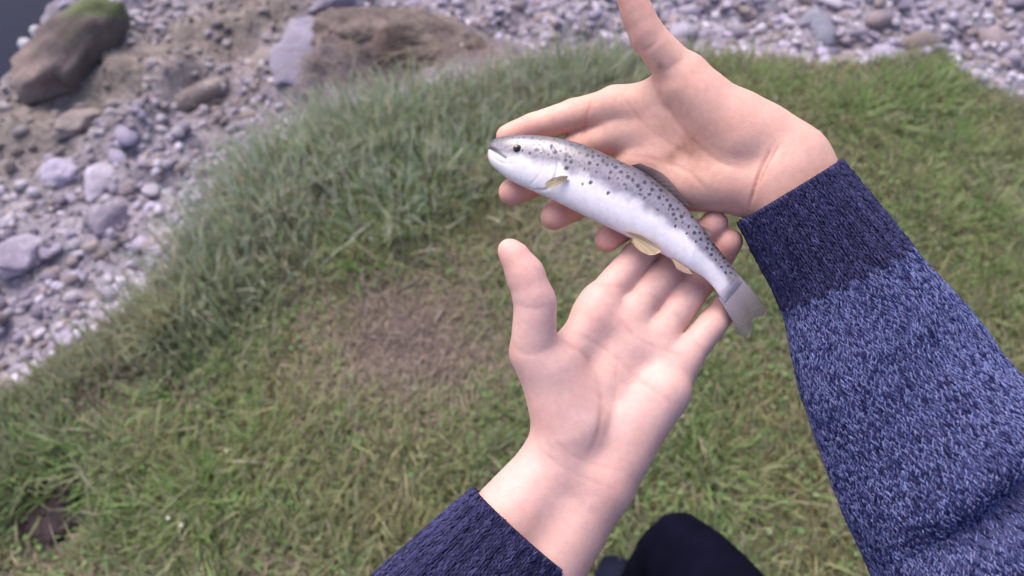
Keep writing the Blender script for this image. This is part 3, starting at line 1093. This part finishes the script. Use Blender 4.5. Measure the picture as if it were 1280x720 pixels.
def sl_eval(S, u, th, rib=0.0, extra=0.0):
    """u: arc length, th: angle -> position, normal (arrays)"""
    def pos(u, th):
        g = lambda arr: np.stack([np.interp(u, S['arc'], arr[:, k]) for k in range(3)], -1)
        p, A, B = g(S['p']), g(S['A']), g(S['B'])
        ra = np.interp(u, S['arc'], S['ra']); rb = np.interp(u, S['arc'], S['rb'])
        k = np.zeros_like(u)
        for (u0, wd, dep, slant, th0, thw) in S['folds']:
            ang = np.angle(np.exp(1j * (th - th0)))
            k += dep * np.exp(-((u - u0 - slant * ang) / wd) ** 2) * np.exp(-(ang / thw) ** 2)
        q = np.c_[u * 18, np.cos(th) * 1.3, np.sin(th) * 1.3]
        k = k + (fbm(q, 1.0, S['seed']) - .5) * .008 * sstep(.03, .12, u)
        k = k + extra
        return p + A * (np.cos(th) * (ra + k))[:, None] + B * (np.sin(th) * (rb + k))[:, None]
    e = 1e-3
    p0 = pos(u, th)
    du = pos(u + e, th) - pos(u - e, th)
    dt = pos(u, th + e) - pos(u, th - e)
    N = np.cross(dt, du)
    N /= np.linalg.norm(N, axis=1, keepdims=True) + 1e-12
    c = np.stack([np.interp(u, S['arc'], S['p'][:, k]) for k in range(3)], -1)
    sgn = np.sign(((p0 - c) * N).sum(1))
    N *= sgn[:, None]
    du /= np.linalg.norm(du, axis=1, keepdims=True)
    dt /= np.linalg.norm(dt, axis=1, keepdims=True)
    return p0, N, du, dt


# one yarn leg: a fat spindle
SP_V = np.array([[-1, 0, 0]] + [[x, math.cos(a) * r, math.sin(a) * r] for x, r in ((-.45, 1.0), (.45, 1.0)) for a in (math.pi / 2, math.pi * 7 / 6, math.pi * 11 / 6)] + [[1, 0, 0]])
SP_F = np.array([[0, 1 + (k + 1) % 3, 1 + k] for k in range(3)] + [[7, 4 + k, 4 + (k + 1) % 3] for k in range(3)])
SP_Q = np.array([[1 + k, 1 + (k + 1) % 3, 4 + (k + 1) % 3, 4 + k] for k in range(3)])


def knit(S, u0, u1, row, colw, cols, ribamp=0.0, jitter=.25, legtilt=.42, seed=0, fat=1.0):
    """rows of V stitches, each leg its own spindle, on the sleeve surface"""
    r = np.random.default_rng(seed)
    Vs, Cs = [], []
    us = np.arange(u0 + row * .5, u1, row)
    U, T, LS, W_ = [], [], [], []
    rmid = (np.interp(us, S['arc'], S['ra']) + np.interp(us, S['arc'], S['rb'])) / 2
    ncol = int(2 * math.pi * np.median(rmid) / colw)
    for k, u in enumerate(us):
        th = np.arange(ncol) / ncol * 2 * math.pi
        cw = 2 * math.pi * rmid[k] / ncol
        for s in (-1, 1):
            U.append(np.full(ncol, u)); T.append(th + s * .25 * 2 * math.pi / ncol); LS.append(np.full(ncol, s)); W_.append(np.full(ncol, cw))
    U = np.concatenate(U); T = np.concatenate(T); LS = np.concatenate(LS); W_ = np.concatenate(W_)
    U = U + r.normal(0, row * .10 * jitter * 4, len(U)); T = T + r.normal(0, .06 * jitter, len(T)) * .3
    rib = 0
    if ribamp:
        rib = ribamp * np.cos(T * ncol / 4.0)
    p, N, du, dt = sl_eval(S, U, T, extra=rib)
    tilt = legtilt * LS + r.normal(0, .12, len(U))
    d1 = du * np.cos(tilt)[:, None] + dt * np.sin(tilt)[:, None]
    d1 = d1 - N * (d1 * N).sum(1)[:, None]; d1 /= np.linalg.norm(d1, axis=1, keepdims=True)
    d2 = np.cross(N, d1)
    L = row * .92 * r.uniform(.85, 1.2, len(U)); wd = W_ * .27 * fat * r.uniform(.8, 1.2, len(U))
    lift = r.normal(0, .0002, len(U))
    v = p[:, None] + (SP_V[:, 0][None] * L[:, None])[..., None] * d1[:, None] + (SP_V[:, 1][None] * wd[:, None])[..., None] * d2[:, None] \
        + (SP_V[:, 2][None] * wd[:, None] * .8 + lift[:, None] + .0003)[..., None] * N[:, None]
    c = cols(r, U, T, len(U))
    n = len(U)
    b = (np.arange(n) * 8)[:, None, None]
    return v.reshape(-1, 3), (SP_Q[None] + b).reshape(-1, 4), (SP_F[None] + b).reshape(-1, 3), np.repeat(c, 8, 0)


def base_tube(S, u0, u1, n, m, color, inset=-.0006, ribamp=0, ncol=1, thick=.003):
    """double-walled knitted tube"""
    us = np.linspace(u0, u1, n); th = np.linspace(0, 2 * math.pi, m, endpoint=False)
    UU, TT = np.meshgrid(us, th, indexing='ij')
    uu, tt = UU.ravel(), TT.ravel()
    po, N, _, _ = sl_eval(S, uu, tt, extra=inset)
    pi_ = po - N * thick
    pi_, po = pi_.reshape(n, m, 3), po.reshape(n, m, 3)
    V = np.concatenate([pi_[::-1], po]).reshape(-1, 3)
    return V, grid_faces(2 * n, m), np.tile(color, (len(V), 1))


def fuzz(S, u0, u1, n, length, cols, seed):
    r = np.random.default_rng(seed)
    U = r.uniform(u0, u1, n); T = r.uniform(0, 6.283, n)
    p, N, du, dt = sl_eval(S, U, T)
    a = r.uniform(0, 6.283, n)
    d = du * np.cos(a)[:, None] + dt * np.sin(a)[:, None] + N * r.uniform(.1, 1.0, n)[:, None]
    d /= np.linalg.norm(d, axis=1, keepdims=True)
    s = np.cross(d, N); s /= np.linalg.norm(s, axis=1, keepdims=True) + 1e-9
    L = length * r.uniform(.4, 1.2, n)
    w_ = .00009
    p = p + N * .0004
    v = np.stack([p - s * w_, p + s * w_, p + d * L[:, None] * .6 + N * .0003, p + d * L[:, None]], 1)
    tri = (np.array([[0, 1, 2]])[None] + (np.arange(n) * 4)[:, None, None]).reshape(-1, 3)
    v[:, 2] = v[:, 3]
    return v.reshape(-1, 3), tri, np.repeat(cols[r.integers(len(cols), size=n)], 4, 0)


MARL = np.array([[.185, .190, .33], [.155, .158, .285], [.11, .114, .22], [.068, .070, .16], [.034, .034, .10], [.024, .023, .07], [.17, .155, .265]]) * np.array([.86, .95, 1.12])
NAVY = np.array([[.044, .039, .090], [.058, .052, .115], [.031, .028, .066], [.070, .064, .138]]) * np.array([.85, .92, 1.05])


def marl_cols(r, U, T, n):
    i = r.choice(7, size=n, p=[.17, .17, .16, .16, .13, .10, .11])
    return MARL[i] * r.uniform(.8, 1.15, n)[:, None]


def navy_cols(r, U, T, n):
    return NAVY[r.choice(4, size=n, p=[.4, .25, .25, .1])] * r.uniform(.8, 1.2, n)[:, None]


def join(parts):
    V, Q, T, C, off = [], [], [], [], 0
    for v, q, t, c in parts:
        V.append(v); C.append(c)
        if q is not None: Q.append(q + off)
        if t is not None: T.append(t + off)
        off += len(v)
    fl = [np.concatenate(Q)] if Q else []
    if T: fl.append(np.concatenate(T))
    return np.concatenate(V), fl, np.concatenate(C)


def ctl(px, py, d, r, rb=None):
    return (*P(px, py, d), r, rb if rb else r)


# control rows: centre, radius along the view direction, radius across
s_right = [ctl(985, 239, .422, .031, .0325), ctl(1020, 293, .420, .0345, .0352), ctl(1053, 345, .418, .038, .0378), ctl(1094, 420, .414, .045, .0470),
           ctl(1137, 500, .408, .049, .0545), ctl(1184, 590, .402, .053, .060), ctl(1235, 690, .398, .055, .063), (*R_EL, .058, .062),
           (*(R_EL * .6 + R_SH * .4), .060, .062), (*R_SH, .066, .072), (.10, -.16, 1.22, .075, .08)]
s_left = [ctl(651, 662, .403, .031, .0345), ctl(610, 712, .398, .036, .039), ctl(565, 768, .392, .041, .044), ctl(510, 838, .384, .047, .051),
          (*(cs2w([-.10, -.245, .380])), .053, .056), (*L_EL, .058, .060), (*(L_EL * .6 + L_SH * .4), .060, .062), (*L_SH, .066, .072), (-.10, -.16, 1.22, .075, .08)]
sweater = None
cuffs = []
swp = []
for name, ctrl, cuff_len, folds, seed in (
        ('right', s_right, .0605, 'right', 5),
        ('left', s_left, .0720, [(.16, .02, -.005, .02, 3.6, 1.0)], 6)):
    S = sleeve(ctrl, 220, folds, seed)
    if folds == 'right':
        uf = S['arc'][np.argmin(np.linalg.norm(S['p'] - P(1174, 612, .4), axis=1))]
        S['folds'] = [(uf, .008, -.017, .012, math.pi - .3, .95), (uf + .02, .014, .009, .012, math.pi - .3, 1.0), (uf - .02, .016, .004, .012, math.pi - .3, 1.0),
                      (uf - .09, .03, .004, .03, 3.4, .9), (uf - .06, .022, -.004, -.02, 2.6, .7)]
    tot = S['arc'][-1]
    vis = .31 if name == 'right' else .11
    tv, tq, tcc = base_tube(S, 0, cuff_len + .004, 30, 72, (.022, .02, .05), thick=.0025)
    kv = knit(S, .0008, cuff_len, .0024, .0026, navy_cols, ribamp=.0007, seed=seed, legtilt=.2, fat=1.15)
    fv, ft, fc = fuzz(S, 0, cuff_len, 3500, .0030, NAVY, seed + 3)
    cuffs.append(join([(tv, tq, None, tcc), kv, (fv, None, ft, fc)]))
    tv, tq, tcc = base_tube(S, cuff_len - .002, tot, 160, 80, (.06, .062, .15), inset=-.0001, thick=.003)
    kv = knit(S, cuff_len, cuff_len + vis, .0022, .0026, marl_cols, seed=seed + 1, jitter=.45, legtilt=.36)
    fv, ft, fc = fuzz(S, cuff_len, cuff_len + vis, 9000, .0034, MARL, seed + 4)
    swp += [(tv, tq, None, tcc), kv, (fv, None, ft, fc)]
ctr = [(0, -.18, .74, .185, .135), (0, -.18, .9, .18, .13), (0, -.175, 1.08, .19, .125), (0, -.165, 1.2, .20, .115), (0, -.16, 1.27, .17, .09), (0, -.16, 1.31, .075, .065)]
rows, _ = tube_rows(ctr, 30, (0, 1, 0))
v, f4, f3 = ring_loft(rows, 48)
swp.append((v, f4, f3, np.tile((.16, .17, .34), (len(v), 1))))
sv, sfl, scl = join(swp)
sweater = obj('sweater', mesh_np('sweater', sv - pl, sfl, scl, True, [M_knit]), person)
for i, (cv, cfl, ccl) in enumerate(cuffs):
    o = obj('cuff', mesh_np('cuff', cv - pl, cfl, ccl, True, [M_knit]), sweater)
    o['label'] = 'dark navy ribbed cuff'

# ------------------------------------------------------------------ trousers and boots
KN = P(850, 694, .985)
r_leg = [(.15, -.19, .79, .10, .10), (.23, -.04, .72, .088, .088), (*P(962, 850, .77), .072, .072), (*P(908, 762, .88), .061, .061), (*P(861, 704, .965), .0555, .0555), (*P(846, 694, 1.005), .052, .052),
         (KN[0] - .012, KN[1] - .012, .36, .052, .054), (KN[0] - .012, KN[1] - .03, .22, .050, .052), (KN[0] - .012, KN[1] - .04, .12, .05, .052)]
l_leg = [(-.14, -.20, .80, .10, .10), (-.18, -.05, .74, .088, .088), (-.20, .06, .60, .068, .068), (-.20, .09, .50, .06, .06), (-.20, .04, .38, .058, .06), (-.19, -.02, .22, .052, .054), (-.19, -.06, .12, .05, .05)]
trp = []
boots = []
for leg in (r_leg, l_leg):
    rows, t = tube_rows(leg, 70, (1, 0, 0))
    rows2 = []
    for i, (c, a, b) in enumerate(rows):
        rows2.append((c, a, b))
    v, f4, f3 = ring_loft(rows2, 40)
    n = (vnoise(v, 22, 5) - .5) * .006 + (vnoise(v * np.array([1, 1, 2.4]), 40, 6) - .5) * .004
    cen = np.repeat(np.array([c for c, _, _ in rows2]), 40, 0)
    cen = np.vstack([cen, rows2[0][0], rows2[-1][0]])
    dv = v - cen
    v = v + dv / (np.linalg.norm(dv, axis=1, keepdims=True) + 1e-6) * n[:, None]
    trp.append((v, f4, f3, np.zeros((len(v), 3))))
    an = np.array(leg[-1][:3])
    boots.append(an)
hips = [(0, -.19, .70, .15, .11), (0, -.19, .80, .175, .125), (0, -.185, .92, .165, .115)]
rows, _ = tube_rows(hips, 14, (0, 1, 0))
v, f4, f3 = ring_loft(rows, 40)
trp.append((v, f4, f3, np.zeros((len(v), 3))))
v, fl, _ = join(trp)
obj('trousers', mesh_np('trousers', v - pl, fl, None, True, [M_trouser]), person)
for an in boots:
    g = terrain(an[None, :2])[0] - .006
    rows = []
    for (dy, z, a, b) in ((-.07, .05, .030, .045), (-.045, .055, .042, .054), (0, .06, .046, .058), (.05, .05, .046, .048), (.10, .04, .050, .040), (.145, .034, .044, .033), (.175, .028, .022, .022)):
        rows.append((np.array([an[0] - dy * .10, an[1] + dy - .02, g + z]), np.array([a, 0, 0]), np.array([0, 0, b])))
    v1 = ring_loft(rows, 28)
    v1 = (np.c_[v1[0][:, :2], np.maximum(v1[0][:, 2], g)], v1[1], v1[2])
    rows, _ = tube_rows([(an[0], an[1] - .01, g + .05, .05, .052), (an[0], an[1] - .005, g + .14, .052, .054), (an[0], an[1], g + .24, .058, .058)], 12, (1, 0, 0))
    v2 = ring_loft(rows, 28)
    v, fl, _ = join([(*v1, np.zeros((len(v1[0]), 3))), (*v2, np.zeros((len(v2[0]), 3)))])
    obj('boot', mesh_np('boot', v - pl, fl, None, True, [M_boot]), person)

# ------------------------------------------------------------------ trout
UPX = [(611, 184), (613, 178), (620, 173.5), (632, 170.5), (650, 169), (675, 170), (700, 173.5), (731, 182), (767, 198), (802, 214), (833, 237), (855, 258), (873, 278), (891, 302), (909, 325), (922, 342), (928, 351)]
LPX = [(609.5, 192), (610.5, 199), (615, 207), (625, 216), (640, 226.5), (664, 238), (687, 248), (713, 261), (742, 275), (775, 291), (812, 309), (838, 323), (858, 334), (877, 345), (890, 357), (899, 369), (905, 378)]
DEP = [(0, (.451,)), (.25, (.441,)), (.5, (.430,)), (.75, (.422,)), (1.0, (.421,))]
ns, nph = 380, 120
cu = crom(np.array(UPX, float), ns); cl = crom(np.array(LPX, float), ns)
ss = np.linspace(0, 1, ns)
# thickness (half) along the body as a share of half height
hh_px = np.hypot(*(cu - cl).T) / 2
dep = kint(DEP, ss)[:, 0]
cpx = (cu + cl) / 2
cen = np.stack([(cpx[:, 0] - 640) / FPX * dep, (360 - cpx[:, 1]) / FPX * dep, dep], -1)
upv = np.stack([(cu[:, 0] - cl[:, 0]) / FPX * dep, -(cu[:, 1] - cl[:, 1]) / FPX * dep, np.zeros(ns)], -1) / 2
hh = np.linalg.norm(upv, axis=1)
tk = hh * kint([(0, (.75,)), (.1, (.72,)), (.3, (.60,)), (.6, (.56,)), (.85, (.44,)), (.93, (.30,)), (.97, (.17,)), (1, (.03,))], ss)[:, 0]
close = np.sqrt(np.clip(ss / .035, 0, 1))
tk = tk * (0.25 + .75 * close)
ph = np.linspace(0, 2 * math.pi, nph, endpoint=False)
cs_, sn_ = np.cos(ph), np.sin(ph)
lat = np.array([0, 0, -1.0])
bodyf = cen[:, None] + upv[:, None] * (np.sign(cs_) * np.abs(cs_) ** .92)[None, :, None] + (tk[:, None] * (np.sign(sn_) * np.abs(sn_) ** .85)[None])[..., None] * lat
fv = bodyf.reshape(-1, 3)
hv = np.tile(cs_, ns)                                  # 1 back .. -1 belly
sp = np.repeat(ss, nph)
front = np.tile(sn_, ns)
nrm = (cs_[None, :, None] * (upv / hh[:, None])[:, None] * tk[:, None, None] + sn_[None, :, None] * lat * hh[:, None, None]).reshape(-1, 3)
nrm /= np.linalg.norm(nrm, axis=1, keepdims=True)
fpx = 640 + fv[:, 0] / fv[:, 2] * FPX; fpy = 360 - fv[:, 1] / fv[:, 2] * FPX
fuv = np.c_[fpx, fpy]


def groove(line, wd):
    L_ = crom(np.array(line, float), 18) if len(line) > 2 else np.array(line, float)
    d = np.full(len(fuv), 1e9)
    for a, b in zip(L_[:-1], L_[1:]):
        d = np.minimum(d, seg_d(fuv, a, b)[0])
    return np.exp(-(d / wd) ** 2)


mouth = np.maximum(groove([(604, 179), (632, 197.5)], 1.5), groove([(602, 178), (620, 189.5)], 2.3))
gill = groove([(690, 183), (697, 200), (695, 218), (684, 236), (668, 238)], 1.6)
gill2 = groove([(672, 178), (680, 196), (676, 216), (664, 230)], 1.6) * .4
jaw = groove([(616, 196), (626, 203), (640, 205)], 1.5) * .35
fv = fv - nrm * (mouth * .0022 + gill * .0007 + gill2 * .0005 + jaw * .0007)[:, None]
back = np.array([.085, .070, .080]); flank = np.array([.285, .245, .285]); belly = np.array([.84, .76, .79])
nz = fbm(np.c_[fpx / 14, fpy / 14], 1, 3)
hj = hv + (nz - .5) * .35 + .10 * np.sin(fpx / 7.0) * .25
headlow = sstep(.16, .06, sp) * .12
w1 = sstep(.16 + headlow, -.16 + headlow, hj)[:, None]; w2 = sstep(.30, .98, hj)[:, None]
fc = flank * (1 - w1) + belly * w1
fc = fc * (1 - w2) + back * w2
fc = fc * (.93 + .14 * fbm(np.c_[fpx / 3.5, fpy / 3.5], 1, 33))[:, None].clip(0, 1.1)
spk = (sstep(.56, .72, vnoise(np.c_[fpx / 2.6, fpy / 2.6], 1, 35)) * sstep(-.12, .25, hv) * .30)[:, None]
fc = fc * (1 - spk)
par = (sstep(.5, .62, vnoise(np.c_[fpx / 17, fpy / 34], 1, 9)) * sstep(-.3, 0, hv) * .22)[:, None]
fc = fc * (1 - par) + np.array([.22, .185, .27]) * par
# spots: rows along the back and flank
fr = np.random.default_rng(12)
sp_pts = []
for (xx, yy, r_) in [(694, 190, 2.6), (708, 193, 3), (707, 200, 3), (714, 202, 2.8), (708, 210, 3), (712, 196, 2.2), (724, 191, 2.6), (734, 194, 2.8), (741, 196, 3), (737, 204, 2.8), (747, 206, 2.8),
                     (754, 201, 2.6), (759, 206, 2.8), (770, 209, 2.6), (763, 215, 2.6), (776, 215, 2.8), (785, 221, 3), (791, 225, 2.8), (797, 232, 3), (728, 230, 2.6), (738, 228, 2.6), (760, 241, 2.6),
                     (772, 223, 2.2), (806, 228, 3), (815, 237, 3), (824, 247, 3), (812, 243, 2.4), (826, 238, 2.6), (838, 257, 3), (834, 250, 2.4), (842, 268, 2.6), (852, 271, 3), (861, 283, 2.6), (868, 291, 2.8),
                     (876, 299, 2.6), (870, 302, 2.2), (884, 310, 2.4), (889, 318, 2.2), (895, 325, 2), (822, 262, 2.2), (844, 283, 2.2), (668, 180, 2.2), (680, 178, 2), (671, 187, 3.2), (675, 175, 1.8), (858, 292, 1.8), (800, 243, 2.2), (783, 236, 2)]:
    sp_pts.append((xx, yy, r_))
for _ in range(240):
    i = fr.integers(int(.22 * ns), int(.95 * ns)); t = fr.uniform(.66, .99)
    q = cl[i] + (cu[i] - cl[i]) * t
    if all(math.hypot(q[0] - a, q[1] - b) > 5.4 for a, b, _ in sp_pts):
        sp_pts.append((q[0], q[1], fr.uniform(1.4, 2.3)))
nzs = vnoise(np.c_[fpx / 2.2, fpy / 2.2], 1, 77)
spot = np.zeros(len(fuv)); halo = np.zeros(len(fuv))
for k_, (xx, yy, r_) in enumerate(sp_pts):
    d = np.hypot((fpx - xx) * fr.uniform(.8, 1.2), fpy - yy) + (nzs - .5) * .9
    spot = np.maximum(spot, sstep(r_ * 1.05, r_ * .65, d))
    halo = np.maximum(halo, sstep(r_ * 2.3, r_ * 1.3, d))
fc = fc * (1 + .12 * (halo - spot).clip(0, 1))[:, None]
spot = (spot * .95)[:, None]
fc = fc * (1 - spot) + np.array([.025, .02, .035]) * spot
fc = fc * (1 - mouth[:, None] * .75) + np.array([.06, .035, .045]) * mouth[:, None] * .75
lip = groove([(611, 198), (622, 210), (640, 223)], 3.0)[:, None] * .25
fc = fc * (1 - lip) + np.array([.72, .60, .62]) * lip
tw = sstep(.89, .985, sp)[:, None]
fc = fc * (1 - tw) + np.array([.38, .315, .35]) * tw
trout_o = cs2w(cen[ns // 2])
trout = empty('brown_trout', trout_o)
tag(trout, 'small spotted brown trout lying across both open hands', 'fish')
fq = grid_faces(ns, nph)
capA = np.array([[ns * nph, (j + 1) % nph, j] for j in range(nph)]); capB = np.array([[ns * nph + 1, (ns - 1) * nph + j, (ns - 1) * nph + (j + 1) % nph] for j in range(nph)])
nosep = fv[:nph].mean(0); tailp = fv[-nph:].mean(0)
fvv = np.vstack([fv, nosep, tailp]); fcc = np.vstack([fc, fc[:nph].mean(0), fc[-nph:].mean(0)])
tb = obj('body', mesh_np('trout_body', cs2w(fvv) - trout_o, [fq[:, ::-1], capA[:, ::-1]], fcc, True, [M_fish]), trout)


def depth_at(x, y, front=True):
    d2 = np.hypot(fpx - x, fpy - y)
    i = np.argsort(d2)[:24]
    z = fv[i, 2]
    return (z.min() if front else z.max())


# eye with pupil
ev = ico3[0]
exy = (646.5, 185.5)
ed = depth_at(*exy)
for nm, r_, flat, lift, colr, par_ in (('eye', .0027, .55, .0004, (.13, .085, .06), tb), ('pupil', .0019, .5, -.0006, (.006, .005, .008), None)):
    c0 = K(*exy, ed + lift)
    v = c0 + ev * np.array([r_, r_ * .92, r_ * flat])
    e = obj(nm, mesh_np(nm, cs2w(v) - trout_o, [ico3[1]], np.tile(colr, (len(v), 1)), True, [M_eye]), trout if nm == 'eye' else eye_o)
    if nm == 'eye': eye_o = e


def fin(name, root, tip, d0, d1, nray, colr, thick=.0004, ray=.00035, tipcol=None, fade=.45):
    """membrane between a root line and a tip line with raised rays, two-sided solid"""
    nu, nvv = nray * 6 + 1, 14
    ro = crom(np.array(root, float), nu); ti = crom(np.array(tip, float), nu)
    t = np.linspace(0, 1, nvv)[None, :, None]
    g = ro[:, None] * (1 - t) + ti[:, None] * t
    d = (d0 + (d1 - d0) * t[..., 0]) * np.ones((nu, 1))
    tt = np.arange(nu) / 6.0
    rr_ = .5 + .5 * np.cos(tt * 2 * math.pi)
    th = (thick + ray * rr_[:, None]) * (1 - .75 * t[..., 0]) * np.clip(.04 + t[..., 0] / .3, 0, 1)
    a = np.stack([(g[..., 0] - 640) / FPX * d, (360 - g[..., 1]) / FPX * d, d], -1)
    f_, b_ = a.copy(), a.copy()
    f_[..., 2] -= th; b_[..., 2] += th
    V = np.concatenate([f_.reshape(-1, 3), b_.reshape(-1, 3)])
    n1 = nu * nvv
    q1 = grid_faces(nu, nvv, False)
    idx = lambda i, j: i * nvv + j
    border = [(idx(i, 0), idx(i + 1, 0)) for i in range(nu - 1)] + [(idx(nu - 1, j), idx(nu - 1, j + 1)) for j in range(nvv - 1)] + \
             [(idx(i + 1, nvv - 1), idx(i, nvv - 1)) for i in reversed(range(nu - 1))] + [(idx(0, j + 1), idx(0, j)) for j in reversed(range(nvv - 1))]
    qs = np.array([[a_, b2, b2 + n1, a_ + n1] for a_, b2 in border])
    c = np.array(colr) * (.88 + .2 * rr_)[:, None, None] * np.ones((nu, nvv, 1))
    if tipcol is not None:
        c = c * (1 - t) + np.array(tipcol) * t
    al = (1 - fade * t ** 1.5) * np.ones((nu, nvv, 1))
    c = np.concatenate([c, al], -1)
    c = np.tile(c.reshape(-1, 4), (2, 1))
    return obj(name, mesh_np(name, cs2w(V) - trout_o, [q1, q1[:, ::-1] + n1, qs[:, ::-1]], c, True, [M_fin]), trout)


dp = depth_at(705, 224)
fin('pectoral_fin', [(713, 220.5), (715, 222), (713, 224)], [(704, 219.5), (691, 222.5), (681.5, 229), (686, 236), (698, 230.5), (709, 225.5)], dp + .0006, dp - .0022, 7, (.50, .40, .25), thick=.0002, ray=.0002, tipcol=(.46, .36, .2))
dv = depth_at(790, 289)
fin('pelvic_fin', [(781, 289), (786, 293), (792, 297)], [(801, 294), (820, 306), (826, 314), (814, 319), (799, 313), (789, 302)], dv - .0005, dv - .0045, 7, (.56, .42, .27), fade=.3)
fin('dorsal_fin', [(786, 208), (812, 223), (842, 250)], [(800, 204), (832, 220), (864, 259)], .4275, .4235, 12, (.12, .095, .12), tipcol=(.2, .155, .17))
fin('adipose_fin', [(876, 283), (880, 288), (884, 294)], [(886, 286), (889, 291), (888, 297)], .4212, .4205, 3, (.25, .19, .17))
fin('anal_fin', [(838, 321), (848, 327), (858, 333)], [(846, 336), (856, 341), (866, 343)], .421, .4185, 6, (.50, .36, .26))
tail_tip = []
for k_ in range(15):
    f_ = k_ / 14
    bx, by = 962 + (932 - 962) * f_, 389 + (427 - 389) * f_
    rnd = max(0, abs(f_ - .5) - .38) / .12
    bx -= 5 * rnd ** 2; by -= 7 * rnd ** 2
    inn = 7.5 * math.exp(-((f_ - .48) / .2) ** 2) + fr.uniform(-1.2, 1.2)
    tail_tip.append((bx - inn * .55, by - inn * .83))
fin('tail_fin', [(922, 342), (911, 356), (897, 370)], tail_tip, .4212, .4235, 14, (.50, .425, .46), thick=.0003, ray=.0002, tipcol=(.15, .115, .12), fade=.5)
